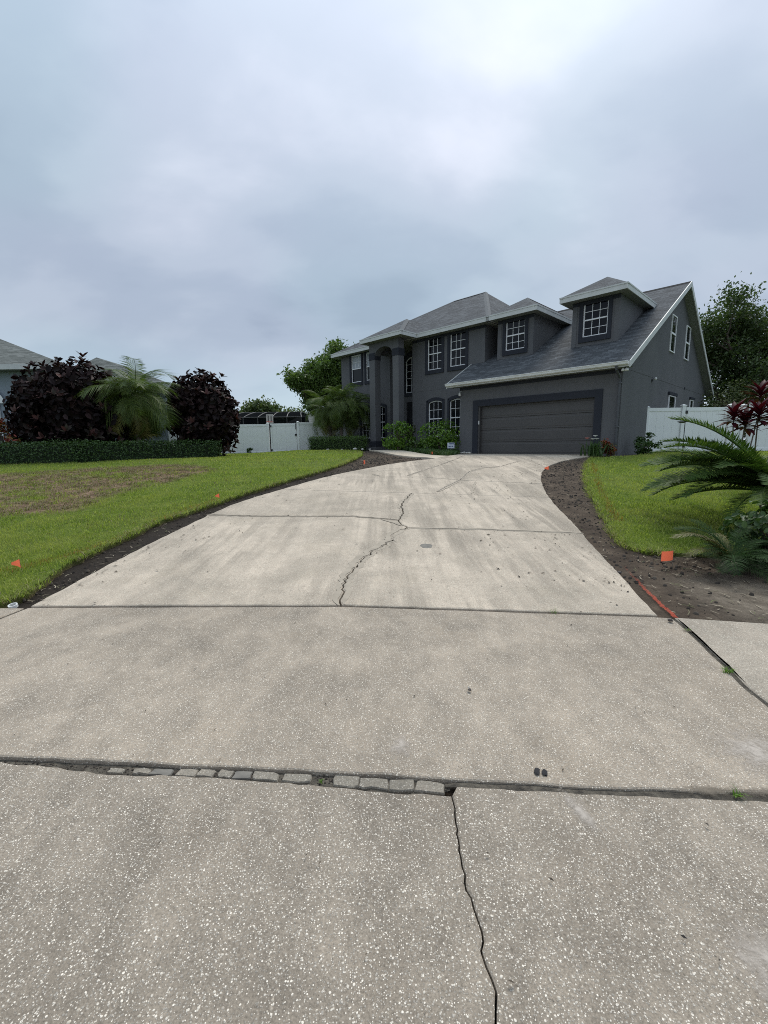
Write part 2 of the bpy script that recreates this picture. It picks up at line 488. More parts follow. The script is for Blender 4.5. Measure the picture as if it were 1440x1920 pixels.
foliage('hedge_light', [(0.040, 0.085, 0.018), (0.075, 0.135, 0.028), (0.12, 0.19, 0.045)], 0.5, 0.25)
foliage('palm', [(0.055, 0.092, 0.022), (0.090, 0.135, 0.030), (0.145, 0.190, 0.044)], 0.5, 0.3, spec=0.3)
foliage('palm_yellow', [(0.17, 0.16, 0.04), (0.22, 0.19, 0.05), (0.13, 0.14, 0.035)], 0.55, 0.25)
foliage('palm_dead', [(0.20, 0.17, 0.14), (0.28, 0.25, 0.21)], 0.8, 0.1)
foliage('sago', [(0.036, 0.074, 0.018), (0.060, 0.110, 0.026), (0.105, 0.155, 0.038)], 0.55, 0.25, spec=0.12)
foliage('sago_young', [(0.014, 0.036, 0.012), (0.024, 0.055, 0.016), (0.040, 0.080, 0.022)], 0.6, 0.15, spec=0.08)
foliage('sago_old', [(0.10, 0.095, 0.03), (0.16, 0.13, 0.045)], 0.5, 0.2)
foliage('tree_leaf', [(0.060, 0.105, 0.026), (0.095, 0.155, 0.036), (0.155, 0.225, 0.055)], 0.5, 0.3)
foliage('oak_leaf', [(0.038, 0.064, 0.024), (0.064, 0.098, 0.034), (0.105, 0.145, 0.048)], 0.55, 0.38)
foliage('far_leaf', [(0.060, 0.090, 0.032), (0.095, 0.135, 0.044), (0.15, 0.185, 0.06)], 0.6, 0.25)
foliage('olive_leaf', [(0.055, 0.075, 0.025), (0.085, 0.105, 0.034), (0.13, 0.145, 0.05)], 0.6, 0.25)
foliage('lime_leaf', [(0.070, 0.150, 0.018), (0.12, 0.23, 0.026), (0.20, 0.33, 0.04)], 0.4, 0.35, spec=0.5)
foliage('cover_leaf', [(0.030, 0.070, 0.018), (0.050, 0.105, 0.026), (0.085, 0.14, 0.04)], 0.5, 0.25)
foliage('ti_leaf', [(0.065, 0.007, 0.014), (0.105, 0.012, 0.022), (0.035, 0.006, 0.010), (0.15, 0.017, 0.03)], 0.5, 0.2, spec=0.2, tcol=(1.4, 0.5, 0.6))
foliage('croton', [(0.30, 0.05, 0.02), (0.20, 0.03, 0.02), (0.06, 0.09, 0.02), (0.33, 0.14, 0.03)], 0.4, 0.2)
foliage('litter', [(0.045, 0.036, 0.028), (0.09, 0.07, 0.05), (0.028, 0.024, 0.022), (0.14, 0.11, 0.08)], 0.9, 0.0)
foliage('straw', [(0.26, 0.22, 0.16), (0.38, 0.33, 0.25), (0.16, 0.13, 0.09), (0.10, 0.13, 0.04)], 0.9, 0.05)
foliage('clod', [(0.030, 0.026, 0.024), (0.06, 0.05, 0.042), (0.095, 0.08, 0.066)], 0.98, 0.0, spec=0.1)
foliage('aggregate', [(0.18, 0.152, 0.12), (0.40, 0.345, 0.275), (0.53, 0.47, 0.385), (0.68, 0.62, 0.53), (0.27, 0.225, 0.18), (0.45, 0.39, 0.32)], 0.7, 0.0, spec=0.35)

def make_paint():
    b = NB('spray_paint')
    v = b.co('World')
    b.set(Base_Color=(0.50, 0.07, 0.032), Roughness=0.95, Normal=b.bump(b.noise(v, 60, 4), 0.8, 0.015))
    at = b.n('ShaderNodeVertexColor'); at.layer_name = 'cover'
    sep = b.n('ShaderNodeSeparateColor'); b.l(at.outputs[0], sep.inputs[0])
    a = b.math('ADD', b.noise(v, 55, 7, 0.8), b.math('MULTIPLY', sep.outputs[0], 0.5))
    b.set(Alpha=b.ramp(a, [(0.84, 0), (1.2, 0.55)]))
    M['spray_paint'] = b.m
make_paint()

# ------------------------------------------------------------------ object helpers
def tag(o, label=None, cat=None, group=None, kind=None):
    if label: o['label'] = label
    if cat: o['category'] = cat
    if group: o['group'] = group
    if kind: o['kind'] = kind
    return o

def link(name, me, parent=None, loc=(0, 0, 0), rot=(0, 0, 0), kind=None):
    o = bpy.data.objects.new(name, me)
    COL.objects.link(o)
    o.parent = parent
    o.location = loc
    o.rotation_euler = rot
    if kind: o['kind'] = kind
    return o

def empty(name, loc=(0, 0, 0), rz=0):
    o = link(name, None, None, loc, (0, 0, rz))
    o.empty_display_size = 0.2
    return o

def np_mesh(name, verts, faces_list, mat, smooth=False):
    """faces_list: list of (n,k) int arrays"""
    me = bpy.data.meshes.new(name)
    verts = np.ascontiguousarray(verts, dtype=np.float32)
    me.vertices.add(len(verts))
    me.vertices.foreach_set('co', verts.ravel())
    loops = np.concatenate([f.ravel() for f in faces_list]).astype(np.int32)
    counts = np.concatenate([np.full(len(f), f.shape[1]) for f in faces_list]).astype(np.int32)
    starts = np.concatenate([[0], np.cumsum(counts)[:-1]]).astype(np.int32)
    me.loops.add(len(loops)); me.loops.foreach_set('vertex_index', loops)
    me.polygons.add(len(counts)); me.polygons.foreach_set('loop_start', starts)
    try: me.polygons.foreach_set('loop_total', counts)
    except Exception: pass
    if smooth: me.polygons.foreach_set('use_smooth', np.ones(len(counts), bool))
    me.update(calc_edges=True)
    me.validate()
    if mat: me.materials.append(M[mat])
    return me

class MB:
    """collects shapes and links them as one mesh"""
    def __init__(self): self.v = []; self.f = []; self.uv = {}
    def add(self, vs, fs):
        b = len(self.v); self.v += [tuple(p) for p in vs]
        self.f += [tuple(b + i for i in f) for f in fs]
        return self
    def box(self, x0, x1, y0, y1, z0, z1):
        x0, x1 = min(x0, x1), max(x0, x1); y0, y1 = min(y0, y1), max(y0, y1); z0, z1 = min(z0, z1), max(z0, z1)
        return self.add([(x0, y0, z0), (x1, y0, z0), (x1, y1, z0), (x0, y1, z0), (x0, y0, z1), (x1, y0, z1), (x1, y1, z1), (x0, y1, z1)],
                        [(0, 3, 2, 1), (4, 5, 6, 7), (0, 1, 5, 4), (1, 2, 6, 5), (2, 3, 7, 6), (3, 0, 4, 7)])
    def tube(self, pts, rad, n=8, cap=True):
        pts = [Vector(p) for p in pts]
        if not isinstance(rad, (list, tuple)): rad = [rad] * len(pts)
        b = len(self.v); up = Vector((0.31, 0.17, 0.93))
        for i, p in enumerate(pts):
            t = (pts[min(i + 1, len(pts) - 1)] - pts[max(i - 1, 0)])
            t = t.normalized() if t.length > 1e-9 else Vector((0, 0, 1))
            a = t.cross(up)
            if a.length < 1e-3: a = t.cross(Vector((1, 0, 0)))
            a.normalize(); c = t.cross(a)
            for k in range(n):
                q = 2 * math.pi * k / n
                self.v.append(tuple(p + rad[i] * (math.cos(q) * a + math.sin(q) * c)))
        for i in range(len(pts) - 1):
            for k in range(n):
                k2 = (k + 1) % n
                self.f.append((b + i * n + k, b + i * n + k2, b + (i + 1) * n + k2, b + (i + 1) * n + k))
        if cap:
            self.f.append(tuple(b + k for k in range(n))[::-1])
            self.f.append(tuple(b + (len(pts) - 1) * n + k for k in range(n)))
        return self
    def lathe(self, prof, n=16, c=(0, 0, 0)):
        b = len(self.v)
        for r_, z in prof:
            for k in range(n):
                q = 2 * math.pi * k / n
                self.v.append((c[0] + r_ * math.cos(q), c[1] + r_ * math.sin(q), c[2] + z))
        for i in range(len(prof) - 1):
            for k in range(n):
                k2 = (k + 1) % n
                self.f.append((b + i * n + k, b + i * n + k2, b + (i + 1) * n + k2, b + (i + 1) * n + k))
        return self
    def prism(self, poly, axis, a0, a1):
        """poly in the two other axes, extruded along axis from a0 to a1"""
        n = len(poly); vs = []
        for a in (a0, a1):
            for p, q in poly:
                vs.append({'x': (a, p, q), 'y': (p, a, q), 'z': (p, q, a)}[axis])
        fs = [tuple(range(n))[::-1], tuple(range(n, 2 * n))] + [(i, (i + 1) % n, n + (i + 1) % n, n + i) for i in range(n)]
        return self.add(vs, fs)
    def mesh(self, name, mat, smooth=False, bevel=0.0):
        me = bpy.data.meshes.new(name)
        me.from_pydata(self.v, [], self.f)
        bm = bmesh.new(); bm.from_mesh(me)
        bmesh.ops.recalc_face_normals(bm, faces=bm.faces)
        if bevel:
            bmesh.ops.bevel(bm, geom=[e for e in bm.edges if len(e.link_faces) == 2 and e.calc_face_angle(0) > 0.5], offset=bevel, segments=2, profile=0.5, affect='EDGES', clamp_overlap=True)
        if smooth:
            for f in bm.faces: f.smooth = True
        bm.to_mesh(me); bm.free()
        if mat: me.materials.append(M[mat])
        return me
    def build(self, name, mat, parent=None, smooth=False, bevel=0.0, loc=(0, 0, 0), rot=(0, 0, 0), kind=None):
        return link(name, self.mesh(name, mat, smooth, bevel), parent, loc, rot, kind)

# ------------------------------------------------------------------ polygons on the ground
def inside(poly, x, y):
    x = np.asarray(x); y = np.asarray(y); r_ = np.zeros(x.shape, bool)
    n = len(poly); j = n - 1
    for i in range(n):
        xi, yi = poly[i]; xj, yj = poly[j]
        c = ((yi > y) != (yj > y)) & (x < (xj - xi) * (y - yi) / (yj - yi + 1e-12) + xi)
        r_ ^= c; j = i
    return r_

def dist_poly(pl, x, y, closed=False):
    d = np.full(np.shape(x), 1e9)
    n = len(pl)
    for i in range(n if closed else n - 1):
        (x0, y0), (x1, y1) = pl[i], pl[(i + 1) % n]
        dx, dy = x1 - x0, y1 - y0
        t = np.clip(((x - x0) * dx + (y - y0) * dy) / (dx * dx + dy * dy + 1e-12), 0, 1)
        d = np.minimum(d, np.hypot(x - x0 - t * dx, y - y0 - t * dy))
    return d

def area(p): return 0.5 * sum(p[i][0] * p[(i + 1) % len(p)][1] - p[(i + 1) % len(p)][0] * p[i][1] for i in range(len(p)))

def rough_line(pts, step=0.06, amp=0.01, seed=1):
    """resample a polyline and make it ragged, ends kept"""
    rr = random.Random(seed); out = []
    for i in range(len(pts) - 1):
        a, b = Vector(pts[i]), Vector(pts[i + 1]); L = (b - a).length; n = max(1, int(L / step))
        nrm = Vector((-(b - a).y, (b - a).x)).normalized()
        for k in range(n):
            p = a.lerp(b, k / n)
            if k or i: p = p + nrm * rr.uniform(-amp, amp)
            out.append((p.x, p.y))
    out.append(tuple(pts[-1]))
    return out

def offset_poly(p, d):
    """move every edge inwards by d"""
    if area(p) < 0: p = p[::-1]
    n = len(p); out = []
    for i in range(n):
        a, b, c = Vector(p[i - 1]), Vector(p[i]), Vector(p[(i + 1) % n])
        e1 = (b - a); e2 = (c - b)
        if e1.length < 1e-6 or e2.length < 1e-6: out.append(tuple(b)); continue
        e1.normalize(); e2.normalize()
        n1 = Vector((-e1.y, e1.x)); n2 = Vector((-e2.y, e2.x))
        m = n1 + n2
        if m.length < 0.2: m = n1
        m.normalize()
        k = d / max(0.45, m.dot(n1))
        q = b + m * k
        out.append((q.x, q.y))
    return out

def sheet(name, poly, mat, parent=None, dz=0.0, thick=0.08, gap=0.004, cham=0.010, cell=0.6, zfn=zt, kind=None):
    """a slab or sheet lying on the terrain: ragged outline, chamfered rim, skirts down"""
    p = offset_poly(poly, gap)
    q = offset_poly(p, cham)
    bm = bmesh.new()
    vo = [bm.verts.new((x, y, 0)) for x, y in p]
    vi = [bm.verts.new((x, y, 0)) for x, y in q]
    n = len(p)
    bm.faces.new(vi)
    for i in range(n):
        bm.faces.new((vo[i], vo[(i + 1) % n], vi[(i + 1) % n], vi[i]))
    bmesh.ops.triangulate(bm, faces=bm.faces[:])
    ys = [y for _, y in p]
    k = math.floor(min(ys) / cell) * cell
    while k < max(ys):
        bmesh.ops.bisect_plane(bm, geom=bm.verts[:] + bm.edges[:] + bm.faces[:], plane_co=(0, k, 0), plane_no=(0, 1, 0))
        k += cell
    edge = [e for e in bm.edges if len(e.link_faces) == 1]
    bv = {v for e in edge for v in e.verts}
    for v in bm.verts:
        v.co.z = float(zfn(v.co.x, v.co.y)) + dz - (cham * 0.7 if v in bv else 0)
    r_ = bmesh.ops.extrude_edge_only(bm, edges=edge)
    for v in [g for g in r_['geom'] if isinstance(g, bmesh.types.BMVert)]: v.co.z -= thick
    bmesh.ops.recalc_face_normals(bm, faces=bm.faces)
    up = sum(f.normal.z * f.calc_area() for f in bm.faces)
    if up < 0: bmesh.ops.reverse_faces(bm, faces=bm.faces)
    me = bpy.data.meshes.new(name); bm.to_mesh(me); bm.free()
    me.materials.append(M[mat])
    return link(name, me, parent, kind=kind)

# ------------------------------------------------------------------ scatter meshes
RS = np.random.RandomState(11)

def frames(nrm):
    """orthonormal t,b for unit normals"""
    a = np.where(np.abs(nrm[:, 2:3]) < 0.9, np.array([[0, 0, 1.0]]), np.array([[1.0, 0, 0]]))
    t = np.cross(nrm, a); t /= np.linalg.norm(t, axis=1, keepdims=True) + 1e-9
    return t, np.cross(nrm, t)

def rand_dirs(n, rs=RS):
    v = rs.normal(size=(n, 3)); return v / (np.linalg.norm(v, axis=1, keepdims=True) + 1e-9)

def leaves(name, pos, size, mat, nrm=None, aspect=0.45, fold=0.25, rs=RS, shape='diamond'):
    """one mesh of many leaf blades at pos, facing nrm (random if None)"""
    n = len(pos)
    nrm = rand_dirs(n, rs) if nrm is None else nrm / (np.linalg.norm(nrm, axis=1, keepdims=True) + 1e-9)
    t, b = frames(nrm)
    a = rs.uniform(0, 2 * np.pi, (n, 1))
    d = np.cos(a) * t + np.sin(a) * b; s = np.cross(nrm, d)
    L = (np.ones((n, 1)) * size if np.isscalar(size) else np.asarray(size).reshape(-1, 1)) * rs.uniform(0.65, 1.25, (n, 1))
    W = L * aspect
    if shape == 'diamond':
        V = np.stack([pos - 0.5 * L * d, pos + 0.5 * W * s + fold * W * nrm, pos + 0.5 * L * d, pos - 0.5 * W * s + fold * W * nrm], 1).reshape(-1, 3)
        i = np.arange(n)[:, None] * 4
        F = [np.concatenate([i + np.array([[0, 1, 2]]), i + np.array([[0, 2, 3]])])]
    else:   # oval leaf with a midrib fold
        o = 0.5
        V = np.stack([pos - o * L * d, pos - 0.2 * L * d + 0.46 * W * s + fold * W * nrm, pos + 0.2 * L * d + 0.46 * W * s + fold * W * nrm, pos + o * L * d - 0.12 * L * nrm,
                      pos + 0.2 * L * d - 0.46 * W * s + fold * W * nrm, pos - 0.2 * L * d - 0.46 * W * s + fold * W * nrm], 1).reshape(-1, 3)
        i = np.arange(n)[:, None] * 6
        F = [np.concatenate([i + np.array([[0, 1, 2, 3]]), i + np.array([[0, 3, 4, 5]])])]
    return np_mesh(name, V, F, mat)

def blades(name, x, y, z, h, w, mat, lean=0.5, rs=RS):
    """grass blades: a quad and a tip each"""
    n = len(x)
    a = rs.uniform(0, 2 * np.pi, n); d = np.stack([np.cos(a), np.sin(a), np.zeros(n)], 1)
    s = np.stack([-np.sin(a), np.cos(a), np.zeros(n)], 1)
    b = rs.uniform(0, 2 * np.pi, n)
    s = np.stack([np.cos(b), np.sin(b), np.zeros(n)], 1) * 0.7 + s * 0.3
    p = np.stack([x, y, z], 1)
    h = h * rs.uniform(0.55, 1.3, n); w = w * rs.uniform(0.7, 1.3, n)
    ln = lean * rs.uniform(0.2, 1.3, n)
    H = h[:, None]; W = w[:, None]; Ln = ln[:, None]
    up = np.array([[0, 0, 1.0]])
    m = p + 0.55 * H * up + 0.30 * Ln * H * d
    tip = p + H * (1 - 0.35 * np.minimum(Ln, 1.2)) * up + Ln * H * d
    V = np.stack([p - 0.5 * W * s, p + 0.5 * W * s, m + 0.42 * W * s, m - 0.42 * W * s, tip], 1).reshape(-1, 3)
    i = np.arange(n)[:, None] * 5
    return np_mesh(name, V, [i + np.array([[0, 1, 2, 3]]), i + np.array([[3, 2, 4]])], mat)

def lumps(name, x, y, z, r, mat, flat=0.45, rs=RS, k=6):
    """small irregular stones or clods: k-gon domes"""
    n = len(x); r = np.asarray(r) * np.ones(n)
    ang = np.arange(k)[None, :] * 2 * np.pi / k + rs.uniform(0, 6.28, (n, 1)) + rs.uniform(-0.3, 0.3, (n, k))
    rad = r[:, None] * rs.uniform(0.7, 1.2, (n, k))
    st = rs.uniform(0.6, 1.0, (n, 1)); th = rs.uniform(0, 6.28, (n, 1))
    ex = np.cos(ang) * rad; ey = np.sin(ang) * rad * st
    px = ex * np.cos(th) - ey * np.sin(th); py = ex * np.sin(th) + ey * np.cos(th)
    base = np.stack([x[:, None] + px, y[:, None] + py, np.repeat(z[:, None], k, 1) - 0.15 * r[:, None]], 2)
    hi = rs.uniform(0.75, 1.1, (n, 1)) * flat * r[:, None]
    mid = np.stack([x[:, None] + px * 0.68, y[:, None] + py * 0.68, z[:, None] + hi * rs.uniform(0.7, 1.0, (n, k))], 2)
    top = np.stack([x, y, z + hi[:, 0] * 1.12], 1)[:, None, :]
    V = np.concatenate([base, mid, top], 1).reshape(-1, 3)
    i = np.arange(n)[:, None] * (2 * k + 1)
    q = np.concatenate([i + np.array([[a, (a + 1) % k, k + (a + 1) % k, k + a]]) for a in range(k)])
    t = np.concatenate([i + np.array([[k + a, k + (a + 1) % k, 2 * k]]) for a in range(k)])
    return np_mesh(name, V, [q, t], mat, smooth=True)

def pts_in(poly, n, rs=RS):
    xs = [p[0] for p in poly]; ys = [p[1] for p in poly]
    x = rs.uniform(min(xs), max(xs), n); y = rs.uniform(min(ys), max(ys), n)
    k = inside(poly, x, y)
    return x[k], y[k]

# ------------------------------------------------------------------ layout of the front yard (metres)
DL = [(-3.4, 4.0), (-3.4, 4.54), (-3.39, 5.19), (-3.34, 5.88), (-3.25, 6.71), (-3.12, 7.55), (-2.98, 8.36), (-2.68, 9.1), (-2.37, 9.71), (-1.98, 10.48), (-1.62, 11.16), (-1.12, 11.9), (-0.6, 12.57), (0.05, 13.4), (0.71, 14.15), (1.25, 14.65), (1.81, 15.04)]
DR = [(2.37, 3.6), (2.56, 4.41), (2.73, 5.33), (2.88, 6.1), (3.01, 6.75), (3.12, 7.5), (3.23, 8.19), (3.38, 8.95), (3.56, 9.66), (3.73, 10.3), (3.95, 10.95), (4.2, 11.6), (4.49, 12.19), (4.95, 12.97), (5.5, 13.69), (6.2, 14.4), (6.92, 14.99), (7.7, 15.95)]
J1L = [(-3.14, 7.66), (-2.23, 7.51), (-1.3, 7.46), (-0.56, 7.43), (0.24, 7.16)]
J1M = [(0.24, 7.16), (0.28, 6.92), (0.36, 6.68)]
J1R = [(0.36, 6.68), (0.75, 6.62), (1.44, 6.55), (2.2, 6.42), (2.92, 6.28)]
J2 = [(-2.30, 9.84), (-1.51, 9.66), (0.6, 9.27), (2.9, 8.8), (3.33, 8.70)]
J3 = [(-1.48, 11.36), (-1.12, 11.28), (1.06, 11.14), (1.87, 10.65), (3.54, 10.15), (3.69, 10.10)]
J4 = [(0.28, 13.66), (0.87, 13.59), (1.77, 13.14), (4.12, 12.62), (4.62, 12.42)]
CR1 = [(-0.41, 3.94), (-0.44, 4.28), (-0.42, 4.65), (-0.3, 5.18), (-0.15, 5.58), (0.11, 6.04), (0.14, 6.35), (0.36, 6.68)]
CR2 = [(0.24, 7.16), (0.33, 7.6), (0.32, 8.12), (0.45, 8.75), (0.6, 9.27)]
SWB = [(-9.0, 4.10), (-5.0, 4.05), (-3.40, 3.99), (-2.15, 3.97), (-0.41, 3.93), (0.86, 3.78), (2.37, 3.60)]
SWF = [(-6.0, 2.20), (-1.91, 1.95), (-1.35, 1.91), (-0.74, 1.86), (-0.21, 1.82), (0.28, 1.77), (0.88, 1.71), (1.64, 1.67), (5.0, 1.5)]

def between(pl, y0, y1):
    """the stretch of an edge polyline (rising y) between two y values"""
    out = []
    def at(y):
        for (xa, ya), (xb, yb) in zip(pl, pl[1:]):
            if ya <= y <= yb: t = (y - ya) / (yb - ya + 1e-9); return (xa + t * (xb - xa), y)
        return pl[-1]
    return [at(y0)] + [p for p in pl if y0 + 0.03 < p[1] < y1 - 0.03] + [at(y1)]

j1L = rough_line(J1L, 0.07, 0.018, 3); j1M = rough_line(J1M, 0.05, 0.02, 4); j1R = rough_line(J1R, 0.1, 0.012, 5)
c1 = rough_line(CR1, 0.06, 0.028, 6); c2 = rough_line(CR2, 0.06, 0.02, 7)
j0L = rough_line([(-3.4, 4.0), (-2.15, 3.985), (-0.41, 3.94)], 0.15, 0.004, 8); j0R = rough_line([(-0.41, 3.94), (0.86, 3.79), (2.37, 3.6)], 0.15, 0.004, 9)
rv = lambda l: l[::-1]
edL = lambda a, b: rough_line(between(DL, a, b), 0.12, 0.008, int(a * 10))
edR = lambda a, b: rough_line(between(DR, a, b), 0.12, 0.008, int(a * 10) + 1)

HO = Vector((8.296, 15.624, 0)); HYAW = R(-45.3)
HU = Vector((math.cos(HYAW), math.sin(HYAW), 0)); HV = Vector((-math.sin(HYAW), math.cos(HYAW), 0))
def hp(u, v): p = HO + u * HU + v * HV; return (p.x, p.y)

BED_EDGE = [(3.5, 20.1), (3.0, 18.3), (2.5, 17.0), (2.0, 17.9), (1.5, 19.7), (0.9, 22.0), (0.5, 23.6)]
WALK_L = [(1.81, 15.04), (1.2, 16.2), (0.6, 17.7), (0.1, 19.4), (-0.4, 21.5), (-0.75, 23.4)]
LAWN_L_EDGE = [(-3.74, 4.06), (-3.68, 4.2), (-3.72, 4.45), (-3.90, 5.14), (-3.89, 5.67), (-3.82, 6.39), (-3.80, 7.1), (-3.60, 7.65), (-3.40, 8.29), (-2.94, 9.56), (-2.28, 11.12), (-1.7, 12.4), (-1.3, 13.53), (-0.95, 15.37), (-0.85, 17.5), (-0.95, 20.5), (-1.5, 22.6), (-2.2, 23.7)]
LAWN_R_EDGE = [(6.9, 14.55), (6.1, 13.2), (5.34, 11.58), (4.85, 10.5), (4.48, 9.55), (4.1, 8.5), (3.86, 7.71), (3.56, 6.9), (3.36, 6.33), (3.19, 5.66), (3.33, 5.40), (3.48, 5.37), (4.68, 5.2)]

def ground_sheet():
    fx = np.concatenate([[-900, -400, -180, -90, -50, -30, -20, -14, -10], np.arange(-7, 10.01, 0.09), [11, 13, 16, 20, 30, 50, 90, 180, 400, 900]])
    fy = np.concatenate([[-60, -20, -8, -4, -2, -1, 0, 0.5], np.arange(1, 2.6, 0.1), np.arange(2.6, 17.2, 0.09), np.arange(17.5, 30, 0.5), [32, 36, 42, 50, 70, 110, 200, 400, 900, 1500]])
    X, Y = np.meshgrid(fx, fy)
    Z = zt(X, Y) - 0.055
    # under the turf and the left trench the soil lies lower; the right-hand bed is nearly flush with the concrete
    right = sst((X - 2.2) / 0.6) * sst((Y - 3.3) / 0.5)
    Z = Z + 0.034 * right
    nearbed = sst((X + 6.5) / 1.0) * sst((9.5 - X) / 1.0) * sst((Y - 3.6) / 0.5) * sst((17 - Y) / 1.0)
    rough = (fbm(X, Y, 1.3, 3) - 0.5) * 0.035 + (fbm(X + 9, Y, 5.0, 3) - 0.5) * 0.035
    Z = Z + rough * nearbed * (0.55 + 0.45 * (1 - right))
    Z = np.where(Y < 3.5, zt(X, Y) - 0.10, Z)
    gap = (Y > 1.6) & (Y < 2.1) & (np.abs(X) < 6)
    Z = np.where(gap, zt(X, Y) - 0.05 + (fbm(X, Y, 9, 3) - 0.5) * 0.02, Z)
    V = np.stack([X, Y, Z], 2).reshape(-1, 3)
    ny, nx = X.shape
    i = (np.arange(ny - 1)[:, None] * nx + np.arange(nx - 1)[None, :]).reshape(-1, 1)
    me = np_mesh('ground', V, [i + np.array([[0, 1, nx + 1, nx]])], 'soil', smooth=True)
    # sandy soil by the pavement on the right, darker soil on the left, green cover far away
    at = me.color_attributes.new('sand', 'FLOAT_COLOR', 'POINT')
    s = sst((V[:, 0] - 2.75) / 0.6) * sst((5.0 - V[:, 1]) / 0.9) * sst((V[:, 1] - 3.0) / 0.3)
    g = np.maximum(sst((np.abs(V[:, 0]) - 12) / 6), sst((V[:, 1] - 27) / 5))
    left_dark = sst((-V[:, 0] + 0.5) / 1.5) * sst((14.5 - V[:, 1]) / 3) * sst((V[:, 1] - 3.8) / 0.3)
    c = np.stack([s, g, left_dark, np.ones_like(s)], 1).astype(np.float32)
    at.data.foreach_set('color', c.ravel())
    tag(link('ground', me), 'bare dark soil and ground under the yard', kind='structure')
ground_sheet()

# ------------------------------------------------------------------ concrete
drive = tag(empty('driveway'), 'long cracked pale concrete driveway curving up to the garage', kind='structure')
slabs = [
    j0L + c1[1:-1] + [c1[-1]] + rv(j1M)[1:] + rv(j1L)[1:] + rv(edL(4.0, 7.66))[1:-1],
    j0R + edR(3.6, 6.28)[1:-1] + rv(j1R) + rv(c1)[1:-1],
    j1L + c2[1:] + rv(rough_line(J2[:3], 0.2, 0.004, 12))[1:] + rv(edL(7.66, 9.84))[1:-1],
    j1M + j1R[1:] + edR(6.28, 8.70)[1:-1] + rv(rough_line(J2[2:], 0.2, 0.004, 13)) + rv(c2)[1:-1],
    rough_line(J2, 0.2, 0.004, 14) + edR(8.70, 10.10)[1:-1] + rv(rough_line(J3, 0.2, 0.006, 15)) + rv(edL(9.84, 11.36))[1:-1],
    rough_line(J3, 0.2, 0.006, 15) + edR(10.10, 12.42)[1:-1] + rv(rough_line(J4, 0.2, 0.006, 16)) + rv(edL(11.36, 13.66))[1:-1],
    rough_line(J4, 0.2, 0.006, 16) + edR(12.42, 15.95)[1:] + [hp(-0.85, 0.1), hp(-6.0, 0.1), (3.5, 20.1), (3.0, 18.3), (2.5, 17.0)] + [(1.81, 15.04)] + rv(edL(13.66, 15.04))[1:-1],
]
for i, p in enumerate(slabs):
    sheet('slab', p, 'conc_drive', drive, dz=0.008 + (0.003 if i % 2 else 0), gap=0.009 if i < 2 else 0.011)

def ribbon(name, pts, w0, mat, parent, dz=0.005, seed=1, step=0.08):
    """a ragged strip of repair mortar trowelled along a line"""
    rr = random.Random(seed)
    l = rough_line(pts, step, 0.01, seed); P = [Vector(p) for p in l]; L_, R_ = [], []
    for i, p in enumerate(P):
        t = (P[min(i + 1, len(P) - 1)] - P[max(i - 1, 0)]).normalized(); n = Vector((-t.y, t.x))
        e = min(1, (i + 0.4) / 2, (len(P) - 0.6 - i) / 2)
        L_.append(p + n * w0 * e * rr.uniform(0.5, 1.2)); R_.append(p - n * w0 * e * rr.uniform(0.5, 1.2))
    vs = []; fs = []
    for a, c_, b in zip(L_, P, R_):
        for q in (a, c_, b): vs.append((q.x, q.y, zg(q.x, q.y) + dz + (0.003 if q is c_ else 0)))
    for i in range(len(P) - 1):
        k = 3 * i
        fs += [(k, k + 1, k + 4, k + 3), (k + 1, k + 2, k + 5, k + 4)]
    return MB().add(vs, fs).build(name, mat, parent)

shift = lambda l, dx, dy=0: [(x + dx, y + dy) for x, y in l]
def skirt(line, inner, outer, side, seed, dz=0.013):
    """mortar feathered out from one lip of a crack"""
    rr = random.Random(seed); P = [Vector(p) for p in line]; vs = []; fs = []; w = outer
    for i, p in enumerate(P):
        t = (P[min(i + 2, len(P) - 1)] - P[max(i - 2, 0)]).normalized(); n = Vector((-t.y, t.x)) * side
        w = min(1.35 * outer, max(0.5 * outer, w + rr.uniform(-.25, .25) * outer)); e = min(1, (i + 0.6) / 3, (len(P) - 0.4 - i) / 3)
        for q in (p + n * inner, p + n * (inner + max(0.008, w * e))): vs.append((q.x, q.y, zg(q.x, q.y) + dz))
    for i in range(len(P) - 1): fs.append((2 * i, 2 * i + 1, 2 * i + 3, 2 * i + 2))
    MB().add(vs, fs).build('repair_patch', 'mortar', drive)
for sd in (-1, 1):
    skirt(c1, 0.021, 0.075 if sd > 0 else 0.06, sd, 2 + sd); skirt(c2, 0.016, 0.07, sd, 6 + sd)
    skirt(j1L, 0.016, 0.032, sd, 10 + sd); skirt(j1R, 0.016, 0.04, sd, 14 + sd)
ribbon('repair_patch', [(1.14, 9.33), (1.44, 9.9), (1.84, 10.6)], 0.07, 'mortar', drive, 0.0145, 7)
ribbon('repair_patch', [(1.9, 10.75), (2.33, 11.88), (2.83, 12.51), (3.36, 12.7)], 0.06, 'mortar', drive, 0.0145, 8)
ribbon('repair_patch', [(0.6, 11.3), (1.04, 12.06), (1.65, 13.1)], 0.05, 'mortar', drive, 0.0145, 9)
ribbon('repair_patch', [(-0.3, 11.63), (-0.09, 11.3)], 0.06, 'mortar', drive, 0.0145, 10)
ribbon('repair_patch', [(2.2, 10.45), (1.84, 9.1)], 0.03, 'mortar', drive, 0.0145, 11)
for i, pts in enumerate(([(1.14, 9.33), (1.44, 9.9), (1.84, 10.6), (1.9, 10.75), (2.33, 11.88), (2.83, 12.51), (3.36, 12.7)], [(0.6, 11.3), (1.04, 12.06), (1.65, 13.1)], [(-0.3, 11.63), (-0.09, 11.3)], [(1.7, 13.2), (2.4, 14.6), (2.9, 15.9)], [(3.4, 12.75), (4.3, 13.9)])):
    ribbon('hairline_crack', pts, 0.009, 'rock_dark', drive, 0.0185, 60 + i, 0.07)
